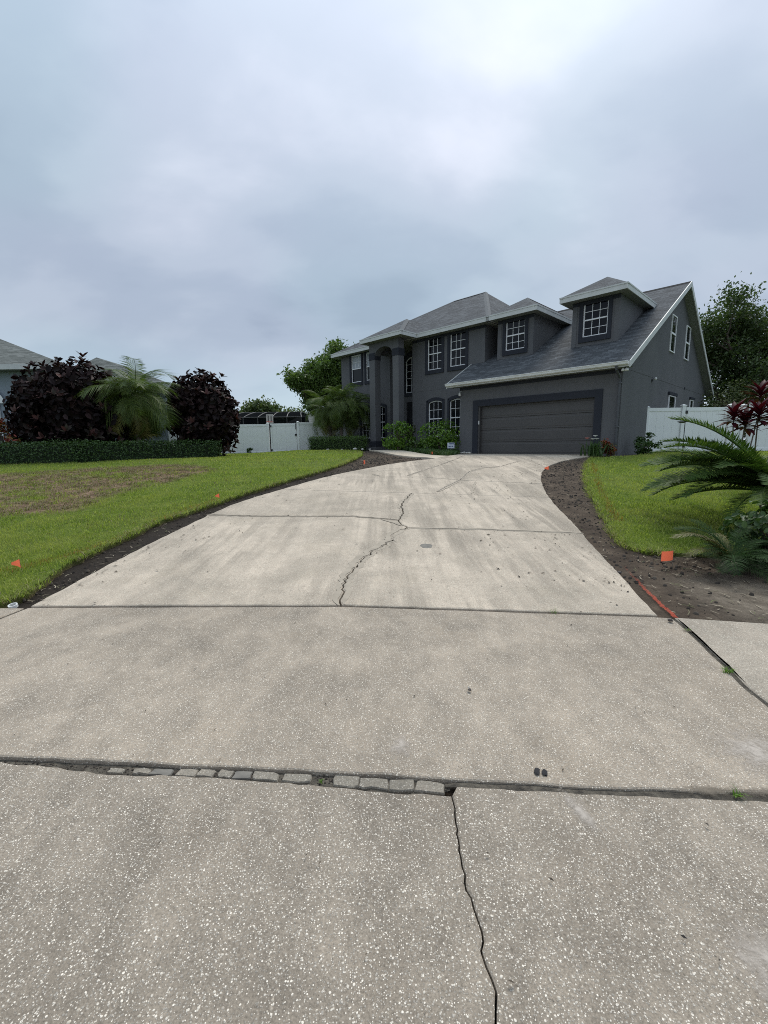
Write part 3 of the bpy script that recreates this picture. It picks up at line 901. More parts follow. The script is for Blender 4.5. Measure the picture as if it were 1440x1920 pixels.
ribbon('repair_patch', [(-0.05, 7.2), (0.2, 6.99), (0.27, 6.8)], 0.05, 'mortar', drive, 0.0155, 12)
def blob_patch(name, c, rx, ry, mat, parent, dz, seed, n=26, rot=0):
    rr = random.Random(seed); vs = [(c[0], c[1], zg(*c) + dz)]; fs = []
    for k in range(n):
        a = 2 * math.pi * k / n; s = rr.uniform(0.86, 1.1)
        ex, ey = rx * s * math.cos(a), ry * s * math.sin(a)
        x = c[0] + ex * math.cos(rot) - ey * math.sin(rot); y = c[1] + ex * math.sin(rot) + ey * math.cos(rot)
        vs.append((x, y, zg(x, y) + dz - 0.002)); fs.append((0, 1 + k, 1 + (k + 1) % n))
    o = MB().add(vs, fs).build(name, mat, parent)
    at = o.data.color_attributes.new('cover', 'FLOAT_COLOR', 'POINT')
    at.data.foreach_set('color', np.array([(1, 1, 1, 1)] + [(0, 0, 0, 1)] * n, np.float32).ravel())
    return o
blob_patch('repair_patch', (0.57, 5.78), 0.085, 0.10, 'mortar_grey', drive, 0.0145, 3)

walk = tag(empty('pavement'), 'speckled concrete pavement crossing the foot of the driveway', kind='structure')
rj = rough_line([(2.16, 2.20), (2.21, 2.52), (2.31, 2.87), (2.39, 3.2), (2.46, 3.57)], 0.1, 0.008, 21)
sb = rough_line([(-3.40, 3.985), (-2.15, 3.965), (-0.41, 3.925), (0.86, 3.775), (2.40, 3.585)], 0.2, 0.004, 22)
sf = rough_line([(-3.9, 2.05), (-1.91, 1.95), (-1.35, 1.91), (-0.74, 1.86), (-0.21, 1.82), (0.28, 1.775), (0.88, 1.715), (1.64, 1.675), (2.10, 1.66)], 0.09, 0.006, 23)
sheet('slab', sf + rj + rv(sb)[1:] + [(-3.44, 3.7), (-3.62, 3.0)], 'conc_walk', walk, dz=0.0, gap=0.005, cham=0.007)
sheet('slab', [(2.10, 1.65), (2.16, 2.20)] + [(x + 0.016, y) for x, y in rj[1:]] + [(2.50, 3.575), (3.2, 3.42), (5.2, 3.02), (9, 2.3), (9, 0.9), (5, 1.35)], 'conc_side', walk, dz=0.004, gap=0.008)
sheet('slab', [(-3.93, 2.05), (-3.65, 3.0), (-3.47, 3.7), (-3.43, 3.985), (-5.2, 4.06), (-9, 4.12), (-9, 2.4)], 'conc_walk', walk, dz=0.0, gap=0.006)

apron = tag(empty('street_apron'), 'coarse pebbly concrete apron between pavement and street', kind='structure')
ac = rough_line([(0.285, 1.715), (0.282, 1.6), (0.272, 1.48), (0.27, 1.37), (0.272, 1.29), (0.288, 1.21), (0.295, 1.16), (0.282, 1.11), (0.288, 1.07), (0.30, 1.01), (0.285, 0.97), (0.27, 0.9), (0.26, 0.7), (0.2, -0.5), (0.2, -2.5)], 0.022, 0.004, 31)
af = rough_line([(-4.2, 2.02), (-1.89, 1.925), (-1.57, 1.885), (-1.31, 1.84), (-1.06, 1.828), (-0.72, 1.80), (-0.45, 1.775), (-0.2, 1.74), (0.03, 1.715), (0.27, 1.69)], 0.05, 0.006, 32)
ar = rough_line([(0.31, 1.742), (0.64, 1.712), (0.98, 1.685), (1.31, 1.661), (1.62, 1.647), (2.2, 1.60), (5.0, 1.30)], 0.06, 0.006, 33)
sheet('slab', af + ac[1:] + [(-7, -2.5), (-7, 2.1)], 'conc_apron', apron, dz=-0.007, gap=0.003, cham=0.006, cell=0.5)
sheet('slab', rv(ar) + ac[1:] + [(8, -2.5), (8, 1.1)], 'conc_apron', apron, dz=-0.007, gap=0.003, cham=0.006, cell=0.5)

path = sheet('walkway', WALK_L + rv(BED_EDGE[2:]), 'conc_path', None, dz=0.004, gap=0.008, kind='structure')
tag(path, 'pale narrow concrete walkway leading to the front entrance')

# stones wedged in the gap between apron and pavement
def chunk_mesh(w, d, h, seed):
    rr = random.Random(seed); po = []
    for sx, sy in ((-1, -1), (1, -1), (1, 1), (-1, 1)):
        x, y = sx * w / 2 * rr.uniform(0.84, 1.06), sy * d / 2 * rr.uniform(0.8, 1.06)
        if rr.random() < 0.4:
            k = rr.uniform(0.15, 0.4); po += ([(x, y * (1 - k)), (x * (1 - k), y)] if sx * sy < 0 else [(x * (1 - k), y), (x, y * (1 - k))]) if sx * sy > 0 and sy < 0 else ([(x, y * (1 - k)), (x * (1 - k), y)] if (sx > 0 and sy > 0) else ([(x * (1 - k), y), (x, y * (1 - k))] if (sx > 0 or sy > 0) else [(x, y * (1 - k)), (x * (1 - k), y)]))
        else: po.append((x, y))
        po.append((po[-1][0] * (0.05 if sy * sx > 0 else 1.0) + rr.uniform(-.004, .004), po[-1][1] * (1.0 if sy * sx > 0 else 0.05) + rr.uniform(-.003, .003)))
    po.sort(key=lambda p: math.atan2(p[1] / d, p[0] / w)); n = len(po)
    vs = [(x, y, -h) for x, y in po] + [(x, y, -0.006) for x, y in po] + [(x * 0.94, y * 0.90, rr.uniform(-0.002, 0.002)) for x, y in po]
    fs = [tuple(range(2 * n, 3 * n))]
    for L in (0, 1):
        for k in range(n): fs.append((L * n + k, L * n + (k + 1) % n, (L + 1) * n + (k + 1) % n, (L + 1) * n + k))
    return MB().add(vs, fs).mesh('broken_concrete_chunk', 'conc_chunk')
CH = [(-1.285, 1.862, .07, .028, 'conc_chunk', 'small dark stone chip at the thin left end of the joint'),
      (-1.16, 1.858, .075, .036, 'conc_chunk', 'pale triangular concrete chip near the left end of the joint'),
      (-1.06, 1.850, .10, .040, 'mortar_grey', 'smooth grey mortar lump in the joint, left of the rounded chips'),
      (-0.94, 1.846, .09, .042, 'conc_chunk', 'rounded pale concrete chip beside the smooth grey mortar lump'),
      (-0.845, 1.842, .075, .045, 'conc_chunk', 'blocky pale chip with a dark crack on its right'),
      (-0.755, 1.835, .062, .045, 'conc_chunk', 'small square concrete chip between two dark mortar lumps'),
      (-0.675, 1.828, .075, .045, 'mortar_grey', 'dark grey mortar lump in the middle of the joint'),
      (-0.565, 1.820, .115, .048, 'conc_chunk', 'long concrete chunk left of the narrow dark gap'),
      (-0.415, 1.806, .125, .050, 'conc_chunk', 'long concrete chunk just left of the mossy gap'),
      (-0.185, 1.784, .105, .060, 'conc_chunk', 'wedge shaped concrete chunk just right of the mossy gap'),
      (-0.065, 1.770, .125, .062, 'conc_chunk', 'longest concrete chunk in the joint between pavement and apron'),
      (0.065, 1.758, .105, .062, 'conc_chunk', 'whitish concrete chunk, second from the cracked end of the joint'),
      (0.19, 1.745, .115, .064, 'conc_chunk', 'last concrete chunk in the joint beside the long apron crack')]
for i, (x, y, w_, d_, m_, lb) in enumerate(CH):
    me = chunk_mesh(w_ * 1.12, d_ * 1.12, 0.06, 50 + i); me.materials.clear(); me.materials.append(M[m_])
    o = link('broken_concrete_chunk', me, None, (x, y, zg(x, y) - 0.012), (R(random.Random(i).uniform(-3, 3)), 0, R(-5.5 + random.Random(i + 9).uniform(-5, 5))))
    tag(o, lb, 'concrete chunk', 'concrete chunks wedged in the pavement joint')

def joint_grit():
    n = 900
    x = RS.uniform(-2.1, 2.0, n); y = np.interp(x, [-2.2, -1.4, -0.7, 0.28, 0.7, 1.2, 2.0], [1.942, 1.885, 1.832, 1.75, 1.712, 1.68, 1.64]) + RS.normal(size=n) * 0.014
    tag(link('joint_grit', lumps('joint_grit', x, y, zt(x, y) - 0.022, RS.uniform(0.002, 0.008, n), 'clod', 0.8)), 'dark grit packed in the joint before the pavement', kind='stuff')
joint_grit()

# loose aggregate standing proud of the worn surface near the camera
def aggregate():
    n = 34000
    x = RS.uniform(-2.3, 2.3, n); y = 0.72 + (RS.rand(n) ** 1.0) * 1.9
    keep = (np.abs(x) < 0.95 * y + 0.15) & (RS.rand(n) < 0.15 + 1.5 * (fbm(x, y, 2.4, 4) - 0.2))
    onap = (y < 1.63 - 0.045 * x) & (np.interp(y, [0.7, 1.7], [0.27, 0.285]) - x != 0) & (np.abs(x - np.interp(y, [0.7, 0.97, 1.01, 1.16, 1.37, 1.715], [0.26, 0.285, 0.30, 0.295, 0.27, 0.285])) > 0.014)
    onap &= y < np.where(x < 0.28, np.interp(x, [-4.2, -1.89, -1.31, -0.72, -0.2, 0.27], [2.0, 1.90, 1.815, 1.775, 1.715, 1.665]), np.interp(x, [0.31, 0.98, 1.62, 5], [1.71, 1.65, 1.61, 1.28]))
    onsw = y > np.interp(x, [-3.9, -1.91, -0.74, 0.28, 1.64, 2.1], [2.08, 1.985, 1.895, 1.81, 1.71, 1.69])
    for nm, par, msk, dz, r0 in (('aggregate', apron, onap, -0.007, (0.0016, 0.0060)), ('aggregate', walk, onsw & (x < 2.0), 0.0, (0.0015, 0.0042))):
        k = keep & msk
        xx, yy = x[k], y[k]
        r_ = r0[0] + (r0[1] - r0[0]) * RS.rand(len(xx)) ** 2.2
        link(nm, lumps(nm, xx, yy, zt(xx, yy) + dz, r_, 'aggregate', 0.28, RS, 6), par, kind='stuff')
aggregate()

# ------------------------------------------------------------------ lawns
LAWN_L = LAWN_L_EDGE + [(-3.2, 25.8), (-4.5, 26.6), (-9.5, 26.6), (-24, 26.6), (-24, 4.2), (-9, 4.2), (-5.2, 4.12)]
LAWN_R = LAWN_R_EDGE + [(6.5, 5.0), (16, 3.9), (16, 17.7), (10.7, 17.7), (9.3, 15.6), (8.2, 15.0), (7.4, 14.75)]
BARE = [(-7.2, 7.45), (-5.82, 8.0), (-5.55, 9.34), (-5.2, 11.17), (-4.7, 12.5), (-5.6, 13.6), (-6.9, 14.0), (-8.6, 13.4), (-11.0, 12.2), (-14.0, 11.0), (-14.0, 7.6), (-9.5, 7.2)]

def bare_amount(x, y):
    """how worn the left lawn is: 0 full turf, 1 bare earth"""
    ins = inside(BARE, x, y)
    d = dist_poly(BARE, x, y, True)
    s = np.where(ins, d, -d)
    v = sst((s + 0.45 * (fbm(x, y, 1.1, 3) - 0.5) * 2) / 0.45 + 0.3)
    n = 0.6 * fbm(x + 3, y + 8, 1.4, 4) + 0.4 * fbm(x, y + 30, 4.5, 3)
    return v * sst((n - 0.25) / 0.22)

def lawn(name, poly, cell, label, bare):
    xs = [p[0] for p in poly]; ys = [p[1] for p in poly]
    p = rough_line(poly + [poly[0]], 0.09, 0.03, 77)[:-1]
    bm = bmesh.new()
    bm.faces.new([bm.verts.new((a, b, 0)) for a, b in p])
    bmesh.ops.triangulate(bm, faces=bm.faces[:])
    for ax, lo, hi in ((1, min(ys), max(ys)), (0, min(xs), max(xs))):
        k = lo
        while k < hi:
            co = [0, 0, 0]; no = [0, 0, 0]; co[ax] = k; no[ax] = 1
            bmesh.ops.bisect_plane(bm, geom=bm.verts[:] + bm.edges[:] + bm.faces[:], plane_co=co, plane_no=no)
            k += cell
    edge = [e for e in bm.edges if len(e.link_faces) == 1]
    for v in bm.verts: v.co.z = zg(v.co.x, v.co.y) + 0.02
    r_ = bmesh.ops.extrude_edge_only(bm, edges=edge)
    for v in [g for g in r_['geom'] if isinstance(g, bmesh.types.BMVert)]: v.co.z -= 0.12
    bmesh.ops.recalc_face_normals(bm, faces=bm.faces)
    if sum(f.normal.z * f.calc_area() for f in bm.faces) < 0: bmesh.ops.reverse_faces(bm, faces=bm.faces)
    me = bpy.data.meshes.new(name); bm.to_mesh(me); bm.free()
    me.materials.append(M['turf'])
    n = len(me.vertices); co = np.empty(n * 3, np.float32); me.vertices.foreach_get('co', co); co = co.reshape(-1, 3)
    at = me.color_attributes.new('bare', 'FLOAT_COLOR', 'POINT')
    b = bare_amount(co[:, 0], co[:, 1]) if bare else np.zeros(n)
    b = np.maximum(b, (co[:, 2] < zt(co[:, 0], co[:, 1]) - 0.05) * 1.0)
    at.data.foreach_set('color', np.stack([b, b, b, np.ones(n)], 1).astype(np.float32).ravel())
    return tag(link(name, me), label, kind='structure')
lawn('lawn', LAWN_L, 0.35, 'wide green lawn with a worn brown strip left of the driveway', True)
lawn('lawn', LAWN_R, 0.5, 'small green lawn on the right of the driveway', False)

def grass(poly, label, bare, far_x, painted):
    X, Y, H, W = [], [], [], []
    # (y range, density per square metre, height, width)
    for y0, y1, den, h, w in ((3.9, 6.5, 4600, .066, .0056), (6.5, 9.5, 2500, .066, .0075), (9.5, 13, 1150, .064, .0105), (13, 18, 500, .062, .015), (18, 27, 210, .06, .023)):
        x0 = max(min(p[0] for p in poly), -1.05 * y1 - 1.0); x1 = min(max(p[0] for p in poly), 1.05 * y1 + 1.0)
        n = int((x1 - x0) * (y1 - y0) * den)
        x = RS.uniform(x0, x1, n); y = RS.uniform(y0, y1, n)
        k = inside(poly, x, y) & (np.abs(x) < 1.0 * y + 1.0)
        x, y = x[k], y[k]
        X.append(x); Y.append(y); H.append(np.full(len(x), h)); W.append(np.full(len(x), w))
    # overhanging fringe along the edge by the concrete
    X, Y, H, W = map(np.concatenate, (X, Y, H, W))
    x, y = X + 0.05 * RS.normal(size=len(X)) * (dist_poly(poly, X, Y, True) < 0.08), Y
    dens = np.ones(len(x))
    if bare: dens = 1 - 0.93 * bare_amount(x, y)
    k = RS.rand(len(x)) < dens * (0.6 + 0.4 * fbm(x, y, 2.5, 3) / 0.5)
    x, y, h, w = x[k], y[k], H[k], W[k]
    clump = fbm(x, y, 3.1, 3)
    h = h * (0.30 + 1.35 * clump) * (0.75 + 0.5 * fbm(x + 40, y, 0.6, 2))
    z = zt(x, y) + 0.015
    d = dist_poly(painted, x, y) if painted else np.full(len(x), 9.0)
    op = (d < 0.11) & (RS.rand(len(x)) < 0.62 * (1 - d / 0.11) + 0.06)
    near = dist_poly(BARE, x, y, True) < 0.9 if bare else np.zeros(len(x), bool)
    dry = ~op & (((RS.rand(len(x)) < 0.34) & near & inside(BARE, x, y)) | (RS.rand(len(x)) < 0.10 * sst((fbm(x + 17, y + 5, 0.9, 3) - 0.35) / 0.3)))
    for nm, mt, msk, lb in (('grass', 'grass', ~op & ~dry, label), ('dry_grass', 'grass_dry', dry, label.replace('green', 'dry')), ('painted_grass', 'grass_orange', op, label.replace('green', 'orange sprayed'))):
        if msk.sum() > 5:
            tag(link(nm, blades(nm, x[msk], y[msk], z[msk], h[msk], w[msk], mt, 0.75)), lb, kind='stuff')
PAINT_L = [(-4.6, 4.75), (-4.25, 5.1), (-3.98, 5.7), (-3.85, 6.5), (-3.8, 7.2), (-3.6, 8.0), (-3.4, 8.7)]
PAINT_R = [(6.3, 13.2), (5.5, 11.4), (4.75, 9.6), (4.25, 8.3), (3.75, 6.9)]
grass(LAWN_L, 'green grass blades of the wide left lawn', True, -20, PAINT_L)
grass(LAWN_R, 'green grass blades of the small right lawn', False, 16, PAINT_R)
def fringe():
    X, Y, DX, DY = [], [], [], []
    for pl in (LAWN_L_EDGE[:14], LAWN_R_EDGE):
        for (x0, y0), (x1, y1) in zip(pl, pl[1:]):
            n = int(math.hypot(x1 - x0, y1 - y0) * 420); t = RS.rand(n)
            X.append(x0 + t * (x1 - x0)); Y.append(y0 + t * (y1 - y0))
    x, y = np.concatenate(X), np.concatenate(Y)
    x = x + RS.normal(size=len(x)) * 0.04; y = y + RS.normal(size=len(x)) * 0.04
    k = fbm(x, y, 4.0, 3) > 0.36
    x, y = x[k], y[k]
    d = RS.rand(len(x)) < 0.3
    for nm, mt, m_ in (('grass_fringe', 'grass', ~d), ('dry_grass', 'grass_dry', d)):
        n = m_.sum()
        tag(link(nm, blades(nm, x[m_], y[m_], zt(x[m_], y[m_]) + 0.0, np.full(n, .10), np.full(n, .007), mt, 1.5)), 'ragged ' + ('green' if mt == 'grass' else 'dead') + ' runners hanging over the dug lawn edges', kind='stuff')
fringe()
# sparse clumps of weeds and dead stalks on the worn strip
def bare_clumps():
    x, y = pts_in(BARE, 1500)
    b = bare_amount(x, y)
    k = b > 0.15
    x, y = x[k], y[k]
    px = np.repeat(x, 26) + RS.normal(size=len(x) * 26) * 0.07; py = np.repeat(y, 26) + RS.normal(size=len(x) * 26) * 0.07
    tag(link('dry_grass', blades('dry_grass', px, py, zt(px, py) + 0.02, np.full(len(px), .06), np.full(len(px), .011), 'grass_dry', 1.3)), 'dead grass stalks on the worn brown strip of lawn', kind='stuff')
    x, y = pts_in(BARE, 420)
    px = np.repeat(x, 34) + RS.normal(size=len(x) * 34) * 0.08; py = np.repeat(y, 34) + RS.normal(size=len(x) * 34) * 0.08
    tag(link('weeds', blades('weeds', px, py, zt(px, py) + 0.02, np.full(len(px), .06), np.full(len(px), .010), 'grass', 1.0)), 'green weed clumps on the worn brown strip of lawn', kind='stuff')
bare_clumps()

# soil crumbs, cut roots and straw in the dug beds
BED_L = DL + rv(LAWN_L_EDGE[1:15]) 
BED_M = [(0.1, 13.45)] + WALK_L + [(-0.9, 23.0), (-0.85, 17.5), (-0.95, 15.37), (-1.3, 13.53)]
BED_R = DR[1:17] + LAWN_R_EDGE
DIRT_R = [(2.5, 3.62), (2.75, 4.7), (2.95, 5.4), (3.3, 5.35), (4.68, 5.15), (6.5, 4.95), (6.5, 2.85), (3.2, 3.46)]
def bed_litter():
    def sc(poly, n): 
        x, y = pts_in(poly, n); return x, y
    X, Y = [], []
    for poly, n in ((BED_L, 9000), (BED_M, 4000), (BED_R, 8000), (DIRT_R, 350)):
        x, y = sc(poly, n); X.append(x); Y.append(y)
    x, y = np.concatenate(X), np.concatenate(Y)
    r_ = 0.006 + 0.026 * RS.rand(len(x)) ** 3
    right = (sst((x - 2.2) / 0.6) * sst((y - 3.3) / 0.5))
    z = zt(x, y) - 0.055 + 0.034 * right
    tag(link('soil_clods', lumps('soil_clods', x, y, z, r_, 'clod', 0.75)), 'dark crumbs of turned soil in the dug beds', kind='stuff')
    X, Y = [], []
    for poly, n in ((BED_L, 2600), (BED_M, 900), (BED_R, 1100), (DIRT_R, 650)):
        a, b = sc(poly, n); X.append(a); Y.append(b)
    x, y = np.concatenate(X), np.concatenate(Y)
    right = (sst((x - 2.2) / 0.6) * sst((y - 3.3) / 0.5))
    z = zt(x, y) - 0.045 + 0.034 * right + 0.008 * RS.rand(len(x))
    n = len(x); a = RS.uniform(0, 6.28, n); L = RS.uniform(0.02, 0.11, n); w = RS.uniform(0.002, 0.005, n)
    d = np.stack([np.cos(a), np.sin(a), RS.uniform(-0.1, 0.25, n)], 1); s = np.stack([-np.sin(a), np.cos(a), np.zeros(n)], 1)
    p = np.stack([x, y, z], 1); bend = s * (RS.uniform(-0.3, 0.3, n) * L)[:, None]
    V = np.stack([p - s * w[:, None], p + s * w[:, None], p + d * (0.5 * L)[:, None] + bend + s * w[:, None], p + d * (0.5 * L)[:, None] + bend - s * w[:, None], p + d * L[:, None] + s * (w * .5)[:, None], p + d * L[:, None] - s * (w * .5)[:, None]], 1).reshape(-1, 3)
    i = np.arange(n)[:, None] * 6
    tag(link('straw', np_mesh('straw', V, [i + np.array([[0, 1, 2, 3]]), i + np.array([[3, 2, 4, 5]])], 'straw')), 'dry straw and cut roots strewn over the dug beds', kind='stuff')
bed_litter()

# dirt flakes and leaf bits swept over the concrete, thickest along its edges
def drive_litter():
    DP = DL[:-1] + rv(DR[:-1])
    x, y = pts_in(DP, 17000)
    d = np.minimum(dist_poly(DR, x, y) * 0.9, dist_poly(DL, x, y) * 1.6)
    k = RS.rand(len(x)) < 0.8 * np.exp(-d / 0.75) * (fbm(x, y, 2.2, 3) > 0.45) + 0.014
    x, y = x[k], y[k]
    x2 = RS.uniform(-2.5, 2.3, 130); y2 = RS.uniform(0.85, 3.7, 130)
    x, y = np.concatenate([x, x2]), np.concatenate([y, y2])
    n = len(x)
    z = zt(x, y) + np.where(y < 3.6, 0.005, 0.014)
    nr = np.array([[0, 0, 1.0]]) + 0.25 * RS.normal(size=(n, 3))
    sz = np.where(y < 3.8, RS.uniform(0.006, 0.022, n), 0.010 + 0.045 * RS.rand(n) ** 2.5)
    p = np.stack([x, y, z + 0.1 * sz], 1)
    tag(link('leaf_litter', leaves('leaf_litter', p, sz, 'litter', nr, 0.42, 0.2)), 'dark leaf bits and dirt flakes scattered on the concrete', kind='stuff')
drive_litter()

# ------------------------------------------------------------------ the house
house = tag(empty('house', HO, HYAW), 'two storey dark grey stucco house with double garage, dormers and columned entrance', 'house')
ZB, EAVE = 0.85, 7.10
GS = 0.564                                            # garage roof slope
def groof(v): return 4.15 + GS * (v + 0.45)

def wall_holes(u0, u1, z0, z1, v, holes, depth=0.10):
    """front wall at v with openings (ua, ub, za, zb) and their reveals"""
    b = MB()
    us = sorted({u0, u1, *[h[0] for h in holes], *[h[1] for h in holes]}); zs = sorted({z0, z1, *[h[2] for h in holes], *[h[3] for h in holes]})
    for a, c in zip(us, us[1:]):
        for d, e in zip(zs, zs[1:]):
            m = ((a + c) / 2, (d + e) / 2)
            if any(h[0] < m[0] < h[1] and h[2] < m[1] < h[3] for h in holes): continue
            b.add([(a, v, d), (c, v, d), (c, v, e), (a, v, e)], [(0, 1, 2, 3)])
    for a, c, d, e in holes:
        w = v + depth
        b.add([(a, v, d), (a, v, e), (a, w, e), (a, w, d)], [(0, 1, 2, 3)]); b.add([(c, v, d), (c, w, d), (c, w, e), (c, v, e)], [(0, 1, 2, 3)])
        b.add([(a, v, d), (a, w, d), (c, w, d), (c, v, d)], [(0, 1, 2, 3)]); b.add([(a, v, e), (c, v, e), (c, w, e), (a, w, e)], [(0, 1, 2, 3)])
    return b

def plain(b, name, mat, parent):
    """mesh without normal recalculation trouble for open shells"""
    me = bpy.data.meshes.new(name); me.from_pydata(b.v, [], b.f)
    bm = bmesh.new(); bm.from_mesh(me)
    bmesh.ops.remove_doubles(bm, verts=bm.verts, dist=1e-4)
    bm.to_mesh(me); bm.free(); me.materials.append(M[mat])
    return link(name, me, parent)

WIN_UP = [(-9.94, -9.02), (-8.5, -7.57)]
WIN_LO = [(-9.87, -8.95), (-8.48, -7.56)]
WL_UP = [(-16.03, -15.1), (-14.68, -13.75)]
WL_LO = [(-15.15, -14.25), (-14.0, -13.1)]
UZ, LZ = (5.28, 6.88), (1.87, 3.72)
plain(wall_holes(-11.0, -6.5, ZB, 6.98, 1.5, [(a, c, *UZ) for a, c in WIN_UP] + [(a, c, *LZ) for a, c in WIN_LO]), 'wall', 'wall', house)
plain(wall_holes(-17.0, -12.7, ZB, 6.98, 1.5, [(a, c, *UZ) for a, c in WL_UP] + [(a, c, *LZ) for a, c in WL_LO]), 'wall', 'wall', house)
# other walls of the main block, entrance recess, garage
b = MB()
b.add([(-17, 1.5, ZB), (-17, 13.9, ZB), (-17, 13.9, 6.98), (-17, 1.5, 6.98)], [(0, 3, 2, 1)])
b.add([(-17, 13.9, ZB), (-6.5, 13.9, ZB), (-6.5, 13.9, 6.98), (-17, 13.9, 6.98)], [(0, 3, 2, 1)])
b.add([(-6.5, 1.5, 4.6), (-6.5, 13.9, 4.6), (-6.5, 13.9, 6.98), (-6.5, 1.5, 6.98)], [(0, 1, 2, 3)])
plain(b, 'wall', 'wall', house)
b = MB()
b.add([(-12.7, 1.5, ZB), (-12.7, 2.5, ZB), (-12.7, 2.5, 6.98), (-12.7, 1.5, 6.98)], [(0, 1, 2, 3)])
b.add([(-11.0, 1.5, ZB), (-11.0, 1.5, 6.98), (-11.0, 2.5, 6.98), (-11.0, 2.5, ZB)], [(0, 1, 2, 3)])
plain(b, 'entrance_recess', 'wall', house)
plain(wall_holes(-12.7, -11.0, ZB, 6.98, 2.5, [(-12.4, -11.3, 4.42, 6.42), (-12.35, -11.35, 1.15, 3.9)], 0.12), 'entrance_wall', 'wall', house)
GD = (-5.80, -0.88, 1.0, 3.10)
plain(wall_holes(-6.78, 0.0, ZB, 4.02, 0.0, [GD], 0.22), 'garage_wall', 'wall', house)
b = MB()
b.add([(-6.78, 0, ZB), (-6.78, 1.5, ZB), (-6.78, 1.5, 5.0), (-6.78, 0, 4.02)], [(0, 3, 2, 1)])
plain(b, 'garage_side_wall', 'wall', house)
b = MB()
b.add([(0, 0, ZB), (0, 13.9, ZB), (0, 13.9, groof(0) - 0.12), (0, 6.98, groof(6.98) - 0.10), (0, 0, groof(0) - 0.12)], [(0, 1, 2, 3, 4)])
b.add([(0, 13.9, ZB), (-6.6, 13.9, ZB), (-6.6, 13.9, 4.2), (0, 13.9, 4.2)], [(0, 1, 2, 3)])
plain(b, 'gable_wall', 'wall', house)
# faint expansion line across the stucco between storeys
MB().box(-10.98, -6.8, 1.494, 1.502, 4.27, 4.284).build('stucco_joint', 'wall', house)
MB().box(-0.004, 0.008, 0.02, 13.8, 4.02, 4.034).build('stucco_joint', 'wall', house)
# dark frieze under the garage eave and base course
MB().box(-6.795, 0.012, -0.018, 0.02, 3.86, 4.06).build('frieze_band', 'band', house)
MB().box(-10.99, -6.48, 1.475, 1.52, 6.80, 7.0).build('frieze_band', 'band', house)

def uv_faces(name, faces, mat, parent, thick=0.0):
    """roof planes: each face a list of points, uv in metres along eave and up the slope"""
    me = bpy.data.meshes.new(name); vs = []; fs = []
    for f in faces: fs.append(tuple(range(len(vs), len(vs) + len(f)))); vs += [tuple(p) for p in f]
    me.from_pydata(vs, [], fs)
    uv = me.uv_layers.new(name='UVMap')
    for p in me.polygons:
        n = p.normal.copy()
        if n.z < 0: n = -n
        e = Vector((-n.y, n.x, 0))
        e = e.normalized() if e.length > 1e-4 else Vector((1, 0, 0))
        g = n.cross(e)
        for li in p.loop_indices:
            co = me.vertices[me.loops[li].vertex_index].co
            uv.data[li].uv = (co.dot(e), co.dot(g))
    me.materials.append(M[mat])
    return link(name, me, parent)

def hip(parent, u0, u1, v0, v1, z, apexes, over_back=True, mat='shingle', name='roof'):
    """hip roof over a rectangle; apexes (uL, vL, zL), (uR, vR, zR) of its ridge"""
    A, B, C_, D_ = Vector((u0, v0, z)), Vector((u1, v0, z)), Vector((u1, v1, z)), Vector((u0, v1, z))
    P, Q = Vector(apexes[0]), Vector(apexes[1])
    fs = [[A, B, Q, P], [B, C_, Q], [C_, D_, P, Q], [D_, A, P]]
    return uv_faces(name, fs, mat, parent)

def eave(parent, u0, u1, v0, v1, z, inset=0.42, h=0.19, mat='fascia', back=True, name='eave'):
    """boxed eave: fascia boards round a rectangle and the soffit under it"""
    t = 0.03
    b = MB()
    b.box(u0, u1, v0 - t, v0, z - h, z + 0.015)
    b.box(u0 - t, u0, v0 - t, v1, z - h, z + 0.015)
    b.box(u1, u1 + t, v0 - t, v1, z - h, z + 0.015)
    # a thin drip line on the upper edge
    b.box(u0 - t - 0.012, u1 + t + 0.012, v0 - t - 0.014, v0 - t - 0.001, z - 0.02, z + 0.028)
    b.box(u1 + t + 0.001, u1 + t + 0.014, v0 - t, v1, z - 0.02, z + 0.028)
    o = b.build(name, mat, parent)
    MB().box(u0, u1, v0, v1, z - h + 0.02, z - h + 0.05).build('soffit', 'soffit', o)
    return o

# garage roof: front slope (stepped round the main block), rear slope, thickness, rake boards
r0 = 0.32; uL = -7.2
F1 = [Vector((uL, -0.45, groof(-0.45))), Vector((r0, -0.45, groof(-0.45))), Vector((r0, 1.5, groof(1.5))), Vector((uL, 1.5, groof(1.5)))]
F2 = [Vector((-6.5, 1.5, groof(1.5))), Vector((r0, 1.5, groof(1.5))), Vector((r0, 6.98, groof(6.98))), Vector((-6.5, 6.98, groof(6.98)))]
F3 = [Vector((-8.6, 4.7, groof(4.7))), Vector((-6.5, 4.7, groof(4.7))), Vector((-6.5, 6.98, groof(6.98))), Vector((-8.6, 6.98, groof(6.98)))]
F4 = [Vector((-8.6, 6.98, groof(6.98))), Vector((r0, 6.98, groof(6.98))), Vector((r0, 14.41, groof(-0.45))), Vector((-8.6, 14.41, groof(-0.45)))]
groof_o = uv_faces('garage_roof', [F1, F2, F3, F4], 'shingle', house)
b = MB()
def rake(u_in, u_out, va, vb, sgn=1):
    za, zb = groof(va), groof(vb) if vb <= 6.98 else groof(13.96 - vb)
    if va > 6.98: za = groof(13.96 - va)
    b.add([(u_in, va, za - 0.20), (u_out, va, za - 0.20), (u_out, va, za + 0.02), (u_in, va, za + 0.02), (u_in, vb, zb - 0.20), (u_out, vb, zb - 0.20), (u_out, vb, zb + 0.02), (u_in, vb, zb + 0.02)],
          [(0, 3, 2, 1), (4, 5, 6, 7), (0, 1, 5, 4), (1, 2, 6, 5), (2, 3, 7, 6), (3, 0, 4, 7)])
